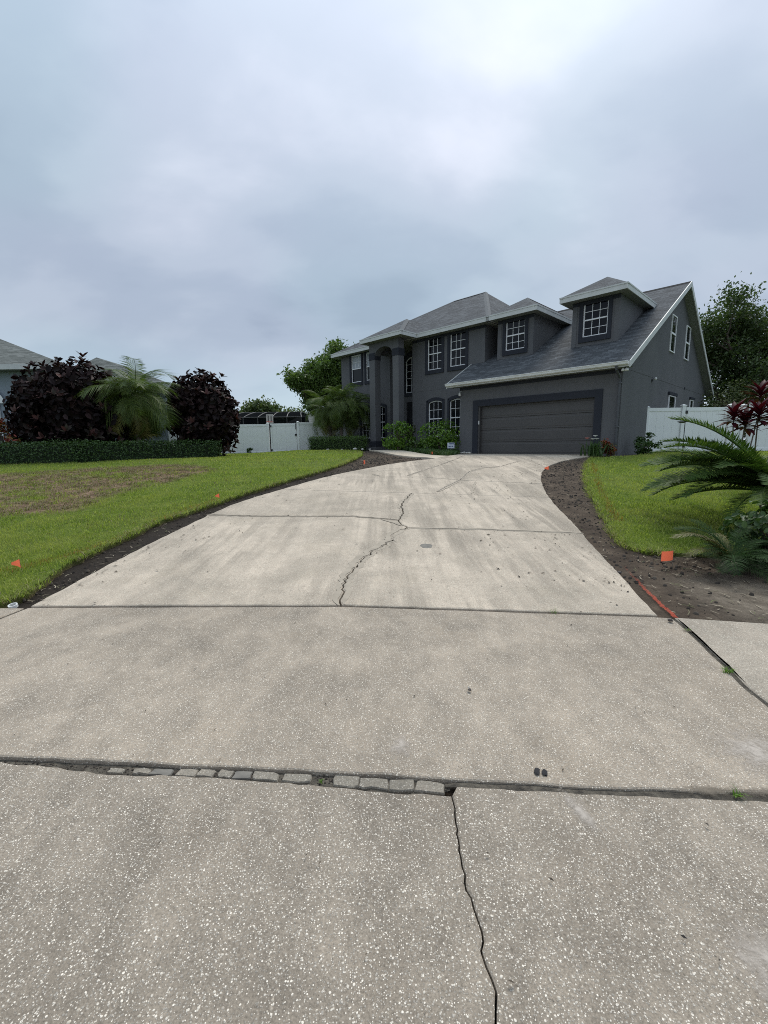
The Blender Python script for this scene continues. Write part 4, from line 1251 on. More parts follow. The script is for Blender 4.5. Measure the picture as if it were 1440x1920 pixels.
for ra in ((r0 + 0.001, r0 + 0.035, -0.46, 6.98), (r0 + 0.001, r0 + 0.035, 6.98, 14.43), (uL - 0.035, uL - 0.001, -0.46, 1.49)):
    b = MB(); rake(*ra); b.build('rake_board', 'fascia', groof_o)
b = MB()
for va, vb, za, zb in ((-0.45, 6.98, groof(-0.45), groof(6.98)), (6.98, 14.41, groof(6.98), groof(-0.45))):
    b.add([(0.0, va, za - 0.17), (r0, va, za - 0.17), (r0, vb, zb - 0.17), (0.0, vb, zb - 0.17)], [(0, 1, 2, 3)])
b.add([(uL, -0.45, groof(-0.45) - 0.15), (r0, -0.45, groof(-0.45) - 0.15), (r0, 0.02, groof(-0.45) - 0.15), (uL, 0.02, groof(-0.45) - 0.15)], [(0, 1, 2, 3)])
b.add([(uL, -0.45, groof(-0.45) - 0.16), (uL, 1.5, groof(1.5) - 0.16), (-6.78, 1.5, groof(1.5) - 0.16), (-6.78, -0.45, groof(-0.45) - 0.16)], [(0, 1, 2, 3)])
plain(b, 'soffit', 'soffit', groof_o)
MB().box(uL, r0, -0.462, -0.440, groof(-0.45) - 0.17, groof(-0.45) + 0.005).build('fascia_board', 'fascia', groof_o)
# ridge caps
MB().add([(-7.5, 6.84, groof(6.84) + 0.006), (r0, 6.84, groof(6.84) + 0.006), (r0, 6.98, groof(6.98) + 0.03), (-7.5, 6.98, groof(6.98) + 0.03), (r0, 7.12, groof(6.84) + 0.006), (-7.5, 7.12, groof(6.84) + 0.006)], [(0, 1, 2, 3), (3, 2, 4, 5)]).build('ridge_cap', 'shingle', groof_o)
# gutter with a rolled lip, downspout
gz = groof(-0.45)
prof = [(-0.465, gz - 0.005), (-0.465, gz - 0.115), (-0.52, gz - 0.125), (-0.565, gz - 0.095), (-0.575, gz - 0.03), (-0.590, gz - 0.012), (-0.585, gz + 0.004), (-0.565, gz - 0.004), (-0.555, gz - 0.06), (-0.53, gz - 0.105), (-0.48, gz - 0.10), (-0.475, gz - 0.005)]
MB().prism(prof, 'x', uL - 0.02, r0 - 0.02).build('gutter', 'gutter', house)
b = MB().tube([(-0.06, -0.53, gz - 0.12), (-0.06, -0.50, gz - 0.24), (-0.06, -0.10, gz - 0.46), (-0.06, -0.075, gz - 0.60), (-0.06, -0.075, ZB + 0.18)], 0.042, 8)
dsp = b.build('downspout', 'downspout', house)
MB().box(-0.115, -0.005, -0.125, 0.0, gz - 0.66, gz - 0.62).build('strap', 'downspout', dsp)
MB().box(-0.115, -0.005, -0.125, 0.0, 2.0, 2.04).build('strap', 'downspout', dsp)

# main roof
main = hip(house, -17.4, -6.05, 1.05, 14.4, EAVE, ((-11.75, 6.25, 10.1), (-9.58, 6.25, 10.1)))
eave(house, -17.4, -6.05, 1.05, 14.4, EAVE)
# hip and ridge caps
def cap_line(p, q, parent, w=0.13):
    p, q = Vector(p), Vector(q); t = (q - p).normalized(); s = t.cross(Vector((0, 0, 1))).normalized() * w
    up = Vector((0, 0, 0.028)); dn = Vector((0, 0, -0.045))
    MB().add([p + s + dn, p + up, p - s + dn, q + s + dn, q + up, q - s + dn], [(0, 1, 4, 3), (1, 2, 5, 4)]).build('ridge_cap', 'ridge', parent)
simple('ridge', (0.115, 0.123, 0.130), (0.08, 0.087, 0.093), 9, 0.93, 0.5, 40)
cap_line((-6.05, 1.05, EAVE), (-9.58, 6.25, 10.1), main); cap_line((-9.58, 6.25, 10.1), (-11.75, 6.25, 10.1), main); cap_line((-17.4, 1.05, EAVE), (-11.75, 6.25, 10.1), main)
# entrance canopy roof
can = uv_faces('canopy_roof', [[Vector((-13.33, -0.15, EAVE)), Vector((-10.32, -0.15, EAVE)), Vector((-11.76, 1.9, 8.26))],
                               [Vector((-10.32, -0.15, EAVE)), Vector((-10.32, 1.15, EAVE)), Vector((-11.76, 3.2, 8.26)), Vector((-11.76, 1.9, 8.26))],
                               [Vector((-13.33, 1.15, EAVE)), Vector((-13.33, -0.15, EAVE)), Vector((-11.76, 1.9, 8.26)), Vector((-11.76, 3.2, 8.26))]], 'shingle', house)
cap_line((-10.32, -0.15, EAVE), (-11.76, 1.9, 8.26), can); cap_line((-13.33, -0.15, EAVE), (-11.76, 1.9, 8.26), can)
eave(house, -13.33, -10.32, -0.15, 1.02, EAVE, name='canopy_eave')

# windows: frame with glazing bars, every pane its own piece
_pane = {}
def pane_mesh(w, h, mat):
    k = (round(w, 3), round(h, 3), mat)
    if k not in _pane: _pane[k] = MB().box(-w / 2, w / 2, -0.004, 0.004, -h / 2, h / 2).mesh('pane', mat)
    return _pane[k]

def window(u0, u1, z0, z1, v, cols, rows, trim=0.15, arch=0.0, up_mat='pane', sash=True, bars_low=True, proud=0.0):
    """double hung window in the front plane v (outside towards -v)"""
    f = 0.046; vf = v + 0.035 - proud
    root = MB()
    root.box(u0, u0 + f, vf, vf + 0.06, z0, z1); root.box(u1 - f, u1, vf, vf + 0.06, z0, z1)
    root.box(u0 + f, u1 - f, vf, vf + 0.06, z0, z0 + f)
    if not arch: root.box(u0 + f, u1 - f, vf, vf + 0.06, z1 - f, z1)
    zm = (z0 + z1) / 2
    if sash: root.box(u0 + f, u1 - f, vf - 0.008, vf + 0.05, zm - 0.024, zm + 0.024)
    w = root.build('window', 'frame_white', house)
    iu0, iu1, iz0, iz1 = u0 + f, u1 - f, z0 + f, z1 - f
    pw = (iu1 - iu0) / cols
    bars = MB()
    for c in range(1, cols): bars.box(iu0 + c * pw - 0.009, iu0 + c * pw + 0.009, vf + 0.012, vf + 0.03, iz0 if bars_low else zm + 0.03, iz1)
    zs = []
    halves = ((iz0, zm - 0.028, rows // 2), (zm + 0.028, iz1, rows - rows // 2)) if sash else ((iz0, iz1, rows),)
    for hi, (a, c, n) in enumerate(halves):
        if hi == 0 and sash and not bars_low:
            link('pane', pane_mesh(iu1 - iu0, c - a, 'pane'), w, ((iu0 + iu1) / 2, vf + 0.034, (a + c) / 2)); continue
        ph = (c - a) / n
        for k in range(n):
            if k: bars.box(iu0, iu1, vf + 0.010, vf + 0.029, a + k * ph - 0.009, a + k * ph + 0.009)
            for cc in range(cols):
                link('pane', pane_mesh(pw - 0.004, ph - 0.004, up_mat if hi else 'pane'), w, (iu0 + (cc + 0.5) * pw, vf + 0.036, a + (k + 0.5) * ph))
    bars.build('glazing_bars', 'frame_white', w)
    # dark raised surround
    if trim:
        t = MB(); va, vb = v - 0.045 - proud, v + 0.01 - proud
        t.box(u0 - trim, u0 - 0.004, va, vb, z0 - 0.20, z1 + (0.02 if arch else trim)); t.box(u1 + 0.004, u1 + trim, va, vb, z0 - 0.20, z1 + (0.02 if arch else trim))
        t.box(u0 - 0.004, u1 + 0.004, va - 0.012, vb, z0 - 0.20, z0 - 0.004)
        if not arch: t.box(u0 - 0.004, u1 + 0.004, va, vb, z1 + 0.004, z1 + trim)
        t.build('surround', 'band', w)
        if arch:
            n = 10; a_in = []; a_out = []
            for k in range(n + 1):
                s = k / n; c_ = 1 - (2 * s - 1) ** 2
                a_in.append((u0 + s * (u1 - u0), z1 - arch + arch * c_)); a_out.append((u0 - trim + s * (u1 - u0 + 2 * trim), z1 + 0.02 + (arch + 0.04) * c_))
            ab = MB(); fb = MB()
            for k in range(n):
                p, q = a_in[k], a_in[k + 1]; P, Q = a_out[k], a_out[k + 1]
                ab.add([(p[0], va, p[1]), (q[0], va, q[1]), (Q[0], va, Q[1]), (P[0], va, P[1]), (p[0], vb + 0.04, p[1]), (q[0], vb + 0.04, q[1]), (Q[0], vb, Q[1]), (P[0], vb, P[1])],
                       [(0, 1, 2, 3), (0, 4, 5, 1), (3, 2, 6, 7)])
                fb.add([(p[0], vf, p[1] - 0.05), (q[0], vf, q[1] - 0.05), (q[0], vf, q[1] - 0.001), (p[0], vf, p[1] - 0.001), (p[0], vf + 0.05, p[1] - 0.05), (q[0], vf + 0.05, q[1] - 0.05)], [(0, 1, 2, 3), (0, 4, 5, 1)])
            plain(ab, 'arched_surround', 'band', w); plain(fb, 'arched_frame', 'frame_white', w)
    return w
for a, c in WIN_UP: window(a, c, *UZ, 1.5, 3, 4)
for a, c in WIN_LO: window(a, c, *LZ, 1.5, 3, 4, 0.13, arch=0.10)
for a, c in WL_UP: window(a, c, *UZ, 1.5, 3, 4, 0.13, up_mat='pane_blind', bars_low=False)
for a, c in WL_LO: window(a, c, *LZ, 1.5, 3, 4, 0.13, arch=0.10)
window(-12.4, -11.3, 4.42, 6.42, 2.5, 3, 5, 0.10, arch=0.22, sash=False)

# dark double entrance door
ent = MB().box(-12.35, -11.35, 2.57, 2.62, 1.15, 3.9).build('entrance_door', 'door_dark', house)
for k in (-12.33, -11.84): MB().box(k + 0.05, k + 0.42, 2.555, 2.569, 1.35, 2.2).box(k + 0.05, k + 0.42, 2.555, 2.569, 2.35, 3.7).build('panel', 'door_dark', ent, bevel=0.006)
MB().tube([(-11.90, 2.53, 2.1), (-11.90, 2.50, 2.15), (-11.90, 2.50, 2.35), (-11.90, 2.53, 2.4)], 0.012, 8).build('handle', 'wire', ent)

# entrance columns and arch
cw = 0.43
for uc in (-13.07, -11.29):
    c_ = MB().box(uc, uc + cw, 0.25, 0.25 + cw, 0.9, 6.95).build('column', 'wall', house, bevel=0.008)
    MB().box(uc - 0.02, uc + cw + 0.02, 0.23, 0.27 + cw, 6.06, 6.42).build('capital', 'band', c_)
    MB().box(uc - 0.03, uc + cw + 0.03, 0.22, 0.28 + cw, 1.38, 1.68).build('base_band', 'band', c_)
    MB().box(uc - 0.05, uc + cw + 0.05, 0.20, 0.30 + cw, 0.9, 1.37).build('plinth', 'wall', c_)
ua, ub = -13.07 + cw, -11.29
n = 14; vs = []; fs = []
for k in range(n + 1):
    s = k / n; u = ua + s * (ub - ua); z = 6.22 + 0.42 * math.sqrt(max(0, 1 - (2 * s - 1) ** 2))
    vs += [(u, 0.252, z), (u, 0.252, 6.95), (u, 0.66, z), (u, 0.66, 6.95)]
for k in range(n):
    a = 4 * k
    fs += [(a, a + 4, a + 5, a + 1), (a + 2, a + 3, a + 7, a + 6), (a, a + 2, a + 6, a + 4)]
MB().add(vs, fs).build('arch', 'wall', house)
# tie wall from the left column back to the house (the canopy is carried on it)
MB().box(-13.05, -12.72, 0.69, 1.49, 6.45, 6.93).build('side_beam', 'wall', house)
MB().box(-13.6, -10.4, 0.0, 2.48, ZB, 1.14).build('entrance_step', 'conc_path', house)

# dormers
def dormer(u0, u1, label_eave):
    zb = groof(1.5); 
    front = MB()
    wu0, wu1 = (u0 + u1) / 2 - 0.465, (u0 + u1) / 2 + 0.465
    fb = wall_holes(u0, u1, zb - 0.2, 6.98, 1.5, [(wu0, wu1, 5.58, 6.84)], 0.10)
    vb = (6.98 - 4.15) / GS - 0.45
    for u, o in ((u0, 0), (u1, 1)):
        fb.add([(u, 1.5, zb - 0.2), (u, vb, groof(vb)), (u, vb, 6.98), (u, 1.5, 6.98)], [(0, 1, 2, 3) if o else (0, 3, 2, 1)])
    d = plain(fb, 'dormer', 'wall', house)
    MB().box(u0 - 0.006, u1 + 0.006, 1.482, 1.52, 6.78, 6.99).build('frieze_band', 'band', d)
    for u in (u0, u1):                     # lighter corner boards
        MB().box(u - 0.012 if u == u0 else u - 0.17, u + 0.17 if u == u0 else u + 0.012, 1.484, 1.508, zb, 6.776).build('corner_board', 'wall', d)
    w = window(wu0, wu1, 5.58, 6.84, 1.5, 3, 4, 0.14)
    e0, e1 = u0 - 0.33, u1 + 0.33
    uc = (u0 + u1) / 2; ap = Vector((uc, 2.5, 7.93)); bk = Vector((uc, 6.4, 7.93))
    A, B = Vector((e0, 1.05, EAVE)), Vector((e1, 1.05, EAVE)); vv = 4.85
    C_, D_ = Vector((e1, vv, EAVE)), Vector((e0, vv, EAVE))
    r_ = uv_faces('dormer_roof', [[A, B, ap], [B, C_, bk, ap], [D_, A, ap, bk]], 'shingle', house)
    cap_line(B, ap, r_, 0.10); cap_line(A, ap, r_, 0.10); cap_line(ap, bk, r_, 0.10)
    eave(house, e0, e1, 1.05, vv - 0.12, EAVE, name='dormer_eave')
dormer(-5.82, -4.12, '')
dormer(-2.46, -0.72, '')

# garage door: four lifting sections with pressed panels
gdoor = MB().box(GD[0], GD[1], 0.20, 0.22, GD[2], GD[3]).build('garage_door', 'door_metal', house)
sh = (GD[3] - 1.03) / 4
for k in range(4):
    z0 = 1.03 + k * sh + 0.006; z1 = 1.03 + (k + 1) * sh - 0.006
    s_ = MB().box(GD[0] + 0.01, GD[1] - 0.01, 0.155, 0.198, z0, z1).build('section', 'door_metal', gdoor, bevel=0.006)
    for q in range(1):
        w_ = (GD[1] - GD[0]); a = GD[0] + q * w_ + 0.07; c_ = a + w_ - 0.14
        pb = MB()
        for (za, zb_) in ((z0 + 0.06, z1 - 0.06),):
            e = 0.03
            vs = [(a, .1545, za), (c_, .1545, za), (c_, .1545, zb_), (a, .1545, zb_), (a + e, .148, za + e), (c_ - e, .148, za + e), (c_ - e, .148, zb_ - e), (a + e, .148, zb_ - e)]
            pb.add(vs, [(0, 1, 5, 4), (1, 2, 6, 5), (2, 3, 7, 6), (3, 0, 4, 7), (4, 5, 6, 7)])
        pb.build('panel', 'door_metal', s_)
MB().box(GD[0], GD[1], 0.16, 0.20, 1.0, 1.028).build('bottom_seal', 'dark_metal', gdoor)
t = 0.27
MB().box(GD[0] - t, GD[0] - 0.003, -0.035, 0.012, 0.9, GD[3] + t).box(GD[1] + 0.003, GD[1] + t, -0.035, 0.012, 0.9, GD[3] + t).box(GD[0] - 0.003, GD[1] + 0.003, -0.035, 0.012, GD[3] + 0.003, GD[3] + t).build('garage_surround', 'band', house)
# jamb liner
MB().box(GD[0] - 0.002, GD[0] + 0.07, 0.012, 0.15, 1.0, GD[3]).build('jamb', 'door_metal', house)
MB().box(GD[0] + 0.015, GD[0] + 0.06, -0.012, 0.010, 2.32, 2.48).build('keypad', 'plastic_white', house, bevel=0.004)
# bullet camera at the left end of the garage wall
cam_o = MB().lathe([(0.0, 0.0), (0.045, 0.0), (0.05, 0.03), (0.05, 0.10), (0.04, 0.13), (0.0, 0.13)], 14).build('security_camera', 'plastic_white', house, smooth=True, loc=(-6.74, -0.10, 3.62))
MB().lathe([(0.0, -0.002), (0.03, -0.002), (0.03, 0.004), (0.0, 0.006)], 12).build('lens', 'dark_metal', cam_o)
MB().tube([(0, 0, 0.12), (0, 0.02, 0.2), (0, 0.10, 0.22)], 0.014, 8).build('bracket', 'plastic_white', cam_o)
# twin flood lamp under the gable corner, small lamp on the gable wall
fl = MB().tube([(0.16, -0.30, 3.94), (0.16, -0.30, 4.0)], 0.03, 10).build('flood_lamp', 'dark_metal', house)
for s in (-1, 1): MB().lathe([(0.0, -0.05), (0.055, -0.045), (0.06, 0.0), (0.03, 0.05), (0.0, 0.06)], 12, (0.16 + s * 0.06, -0.34, 3.90)).build('lamp_head', 'plastic_white', fl, smooth=True)
wl = MB().box(0.0, 0.05, 3.42, 3.50, 3.86, 3.94).build('wall_lamp', 'dark_metal', house)
MB().lathe([(0.0, -0.05), (0.05, -0.04), (0.055, 0.02), (0.02, 0.06), (0.0, 0.06)], 12, (0.10, 3.60, 3.97)).build('lamp_head', 'plastic_white', wl, smooth=True)
MB().box(0.0, 0.035, 9.0, 9.08, 3.98, 4.08).build('wall_vent', 'band', house)

# gable windows (plane u = 0, outside towards +u)
def gable_window(v0, v1, z0, z1, mid=True, mat='frame_white', recess=False):
    f = 0.042
    w = MB().box(0.004, 0.05, v0, v0 + f, z0, z1).box(0.004, 0.05, v1 - f, v1, z0, z1).box(0.004, 0.05, v0 + f, v1 - f, z0, z0 + f).box(0.004, 0.05, v0 + f, v1 - f, z1 - f, z1)
    if mid: w.box(0.004, 0.056, v0 + f, v1 - f, (z0 + z1) / 2 - 0.035, (z0 + z1) / 2 + 0.035)
    o = w.build('window', mat, house)
    zz = [(z0 + f, (z0 + z1) / 2 - 0.035), ((z0 + z1) / 2 + 0.035, z1 - f)] if mid else [(z0 + f, z1 - f)]
    for a, c in zz: MB().box(0.012, 0.022, v0 + f, v1 - f, a, c).build('pane', 'pane', o)
    return o
gable_window(5.65, 6.43, 5.32, 6.83)
gable_window(8.32, 9.12, 5.32, 6.83)
g1 = gable_window(6.2, 7.35, 2.2, 3.52, True)
MB().box(0.006, 0.09, 6.08, 7.47, 3.53, 3.66).build('head_trim', 'band', g1)
g2 = gable_window(10.35, 11.1, 2.2, 3.58, True)
MB().box(0.006, 0.09, 10.25, 11.2, 3.59, 3.70).build('head_trim', 'band', g2)

# ------------------------------------------------------------------ white vinyl fences and gates
def fence_post(parent, x, y, zb, h, s=0.065):
    p = MB().box(x - s, x + s, y - s, y + s, zb - 0.1, zb + h).build('post', 'vinyl', parent, bevel=0.006)
    MB().add([(x - s - .015, y - s - .015, zb + h), (x + s + .015, y - s - .015, zb + h), (x + s + .015, y + s + .015, zb + h), (x - s - .015, y + s + .015, zb + h),
              (x - s - .015, y - s - .015, zb + h + .03), (x + s + .015, y - s - .015, zb + h + .03), (x + s + .015, y + s + .015, zb + h + .03), (x - s - .015, y + s + .015, zb + h + .03), (x, y, zb + h + .075)],
             [(0, 3, 2, 1), (0, 1, 5, 4), (1, 2, 6, 5), (2, 3, 7, 6), (3, 0, 4, 7), (4, 5, 8), (5, 6, 8), (6, 7, 8), (7, 4, 8)]).build('post_cap', 'vinyl', p)
    return p
def fence_bay(parent, a, b_, zb, h, names=('top_rail', 'bottom_rail', 'board'), n=None):
    """tongue and groove boards between two rails, from point a to point b"""
    a, b_ = Vector(a), Vector(b_); L = (b_ - a).length; d = (b_ - a) / L; ang = math.atan2(d.y, d.x)
    n = n or max(2, round(L / 0.29)); w = L / n
    key = ('bay', round(w, 3), round(h, 3))
    if key not in _pane: _pane[key] = MB().box(-w / 2 + 0.0015, w / 2 - 0.0015, -0.011, 0.011, 0.11, h - 0.11).mesh('board', 'vinyl', bevel=0.003)
    for k in range(n):
        p = a + d * (w * (k + 0.5))
        link('board', _pane[key], parent, (p.x, p.y, zb), (0, 0, ang))
    for z0, z1, nm in ((0.03, 0.15, 'bottom_rail'), (h - 0.15, h - 0.01, 'top_rail')):
        m = (a + b_) / 2
        MB().box(-L / 2, L / 2, -0.028, 0.028, z0, z1).build(nm, 'vinyl', parent, bevel=0.005, loc=(m.x, m.y, zb), rot=(0, 0, ang))

FH = 1.80
fl = tag(empty('vinyl_fence', (0, 0, 0)), 'white vinyl privacy fence behind the left lawn, left of its gate', 'fence')
fence_post(fl, -6.93, 26.8, 1.0, FH); fence_post(fl, -9.4, 26.8, 0.97, FH); fence_post(fl, -11.9, 26.8, 0.97, FH)
fence_bay(fl, (-9.33, 26.8), (-7.0, 26.8), 0.99, FH); fence_bay(fl, (-11.83, 26.8), (-9.47, 26.8), 0.97, FH); fence_bay(fl, (-15.4, 26.8), (-11.97, 26.8), 0.97, FH)
gt = tag(empty('fence_gate', (-6.0, 26.8, 1.02)), 'white vinyl gate with dark latch in the left fence', 'gate')
def gate(root, w, h, y=0.0):
    hw = w / 2
    for s in (-1, 1): MB().box(s * hw - 0.05, s * hw + 0.05, y - 0.035, y + 0.035, 0.04, h).build('stile', 'vinyl', root, bevel=0.005)
    n = max(2, round(w / 0.28)); bw = (w - 0.1) / n
    me = MB().box(-bw / 2 + .0015, bw / 2 - .0015, -0.011, 0.011, 0.14, h - 0.12).mesh('board', 'vinyl', bevel=0.003)
    for k in range(n): link('board', me, root, (-hw + 0.05 + bw * (k + .5), y, 0))
    MB().box(-hw + 0.05, hw - 0.05, y - 0.028, y + 0.028, 0.04, 0.16).build('bottom_rail', 'vinyl', root, bevel=0.005)
    MB().box(-hw + 0.05, hw - 0.05, y - 0.028, y + 0.028, h - 0.15, h - 0.01).build('top_rail', 'vinyl', root, bevel=0.005)
gate(gt, 1.46, 1.80)
MB().box(0.70, 0.80, -0.09, -0.04, 1.05, 1.17).build('latch', 'dark_metal', gt); MB().box(0.74, 0.78, -0.08, -0.037, 1.45, 1.78).build('drop_rod', 'dark_metal', gt)
for z in (0.18, 1.6): MB().box(-0.80, -0.70, -0.08, -0.037, z, z + 0.09).build('hinge', 'dark_metal', gt)
f2 = tag(empty('vinyl_fence', (0, 0, 0)), 'short white vinyl fence between the left gate and the house palm', 'fence')
fence_post(f2, -5.12, 26.8, 1.06, FH); fence_bay(f2, (-5.05, 26.82), (-2.6, 27.9), 1.08, FH); fence_post(f2, -2.55, 27.95, 1.08, FH)

YR = 17.95
fr = tag(empty('vinyl_fence', (0, 0, 0)), 'short white vinyl fence panel joining the gable wall of the house', 'fence')
fence_post(fr, 10.60, YR, 1.03, FH); fence_post(fr, 12.05, YR, 1.03, FH + 0.05, 0.075); fence_bay(fr, (10.67, YR), (11.97, YR), 1.03, FH)
gr = tag(empty('fence_gate', (13.00, YR, 1.03)), 'white vinyl gate with dark hinge in the right fence', 'gate')
gate(gr, 1.55, 1.80)
for z in (0.2, 1.55): MB().box(-0.90, -0.79, -0.075, -0.037, z, z + 0.12).build('hinge', 'dark_metal', gr)
f3 = tag(empty('vinyl_fence', (0, 0, 0)), 'white vinyl fence running off to the right behind red plants', 'fence')
fence_post(f3, 13.95, YR, 1.03, FH + 0.05, 0.075); fence_bay(f3, (14.03, YR), (14.40, YR), 1.03, FH, n=2); fence_post(f3, 14.47, YR, 1.03, FH + 0.04); fence_post(f3, 14.72, YR - 0.12, 1.03, FH + 0.12, 0.075)
fence_bay(f3, (14.80, YR - 0.12), (17.2, YR - 0.12), 1.03, FH); fence_post(f3, 17.28, YR - 0.12, 1.03, FH + 0.05); fence_bay(f3, (17.36, YR - 0.12), (19.8, YR - 0.12), 1.03, FH)

# ------------------------------------------------------------------ trees
def limb_tree(seed, base, h, spread, lean=(0, 0), levels=4, r0=0.16, first=0.3, kids=(4, 3, 3), up=0.45):
    """trunk and limbs as tapered tubes; returns the mesh builder and the twig ends"""
    rr = random.Random(seed); mb = MB(); tips = []
    def grow(p, d, L, r, lev):
        n = 4; pts = [p]; rad = [r]; q = p.copy(); dd = d.copy()
        for i in range(n):
            dd = (dd + Vector((rr.uniform(-.22, .22), rr.uniform(-.22, .22), rr.uniform(-.08, .16)))).normalized()
            q = q + dd * (L / n); pts.append(q.copy()); rad.append(max(0.006, r * (1 - 0.5 * (i + 1) / n)))
        mb.tube(pts, rad, 7 if lev < 2 else 5, cap=False)
        if lev >= levels - 1:
            tips.extend(pts[1:]); return
        nk = kids[min(lev, len(kids) - 1)]
        for k in range(nk):
            t = rr.uniform(first if lev == 0 else 0.35, 1.0) if k else 1.0
            i = min(n - 1, int(t * n)); st = pts[i].lerp(pts[i + 1], t * n - i if t < 1 else 1)
            az = rr.uniform(0, 6.28); sp = rr.uniform(0.5, 1.0) * spread
            nd = (dd * up + Vector((math.cos(az) * sp, math.sin(az) * sp, rr.uniform(0.1, 0.6)))).normalized()
            grow(st, nd, L * rr.uniform(0.5, 0.75), max(0.008, rad[i] * rr.uniform(0.45, 0.65)), lev + 1)
    grow(Vector(base), Vector((lean[0], lean[1], 1)).normalized(), h * 0.5, r0, 0)
    return mb, tips

def tree(name, label, group, seed, base, h, spread, leaf, size, per, sig, mat='tree_leaf', **k):
    t = tag(empty(name, base), label, 'tree', group)
    mb, tips = limb_tree(seed, (0, 0, -0.1), h, spread, **k)
    mb.build('trunk', 'bark', t, smooth=True)
    rs = np.random.RandomState(seed + 5)
    T = np.array([tuple(p) for p in tips])
    w = rs.rand(len(T)) < 0.9
    T = T[w]
    pos = np.repeat(T, per, 0) + rs.normal(size=(len(T) * per, 3)) * np.array([[sig, sig, sig * 0.75]])
    nr = rand_dirs(len(pos), rs) + np.array([[0, 0, 0.5]])
    link('crown', leaves('crown', pos, size, mat, nr, 0.5, 0.2, rs), t, kind='stuff')
    return t
tree('broadleaf_tree', 'bright green leafy tree beside the left end of the house', None, 3, (-4.3, 33.0, 1.0), 6.0, 0.38, None, 0.24, 40, 0.25, kids=(8, 5, 3), r0=0.2, first=0.12)
tree('broadleaf_tree', 'taller slim tree rising above the left eave of the house', None, 8, (-3.9, 33.5, 1.0), 7.7, 0.45, None, 0.24, 40, 0.23, kids=(8, 5, 3), r0=0.18, first=0.25)
tree('oak_tree', 'large dark oak with sky showing through, right of the gable', None, 21, (22.0, 27.5, 1.0), 9.2, 0.95, None, 0.20, 44, 0.34, mat='oak_leaf', kids=(9, 5, 4), r0=0.35, first=0.12, levels=4)
tree('oak_tree', 'dark oak at the right edge of the picture behind the fence', None, 22, (26.5, 29.0, 1.0), 10.0, 0.9, None, 0.20, 40, 0.42, mat='oak_leaf', kids=(9, 5, 4), r0=0.35, first=0.15)
for i, (x, y, h, s, lb) in enumerate(((-18.6, 54, 5.0, 31, 'far rounded tree above the left end of the pool screen'), (-16.0, 56, 5.6, 32, 'far loose tree with feathery top behind the pool screen'), (-13.6, 55, 5.2, 33, 'far dense tree over the basketball backboard'), (-11.6, 57, 4.6, 34, 'far dark tree at the right end of the distant row'), (-21.5, 55, 5.6, 35, 'far tree half hidden behind the burgundy shrub'), (-6.5, 60, 4.0, 36, 'far low tree behind the left gate'))):
    tree('distant_tree', lb, 'distant trees behind the left fence', s, (x, y, 1.0), h, 0.8, None, 0.42, 26, 0.42, mat='far_leaf', kids=(6, 4, 3), r0=0.2, first=0.1)

def bush(name, label, cat, c, rx, ry, rz, n, size, mat, seed, group=None, core=True, shape='diamond', squash=0.35, clump=0.35, aspect=0.5, stems=5, up=0.4):
    """rounded shrub: stems, and leaves in clumps through the outer part of the volume"""
    rs = np.random.RandomState(seed); rr = random.Random(seed)
    t = tag(empty(name, c), label, cat, group)
    mb = MB()
    for k in range(stems):
        a = rr.uniform(0, 6.28); q = rr.uniform(0.2, 0.75)
        mb.tube([(0.05 * math.cos(a), 0.05 * math.sin(a), -0.05), (0.4 * q * rx * math.cos(a), 0.4 * q * ry * math.sin(a), rz * 0.8), (q * rx * math.cos(a), q * ry * math.sin(a), rz * 1.5)], [0.03 * rz + 0.01, 0.02 * rz + 0.008, 0.006], 6)
    mb.build('stem', 'bark', t, kind='stuff')
    nc = max(8, n // 60)
    d = rand_dirs(nc, rs); rad = (0.55 + 0.45 * rs.rand(nc, 1)) * (0.82 + 0.36 * rs.rand(nc, 1))
    cen = d * rad
    pos = np.repeat(cen, n // nc, 0) + rs.normal(size=(nc * (n // nc), 3)) * clump * 0.55
    r_ = np.linalg.norm(pos, axis=1, keepdims=True)
    pos = np.where(r_ > 1.18, pos / r_ * (1.0 + 0.18 * rs.rand(len(pos), 1)), pos)
    nr = pos / (np.linalg.norm(pos, axis=1, keepdims=True) + 1e-6) * 0.9 + rand_dirs(len(pos), rs) * 0.8 + np.array([[0, 0, up]])
    P = pos * np.array([[rx, ry, rz]]) + np.array([[0, 0, rz]])
    P[:, 2] = np.maximum(P[:, 2], 0.02)
    link('foliage', leaves('foliage', P, size, mat, nr, aspect, 0.2, rs, shape), t, kind='stuff')
    return t, P, nr

bush('distant_shrub', 'olive green bushes behind the right fence and gable', 'shrub', (19.3, 24.5, 1.0), 2.1, 1.3, 1.75, 5600, 0.15, 'olive_leaf', 61)
bush('distant_shrub', 'second olive bush behind the fence at the right edge', 'shrub', (22.8, 24.0, 1.0), 2.0, 1.2, 1.3, 3600, 0.15, 'olive_leaf', 62)
bush('distant_shrub', 'green undergrowth between the gable roof and the oak', 'shrub', (20.4, 28.5, 1.0), 3.4, 1.8, 2.9, 7500, 0.2, 'oak_leaf', 63)

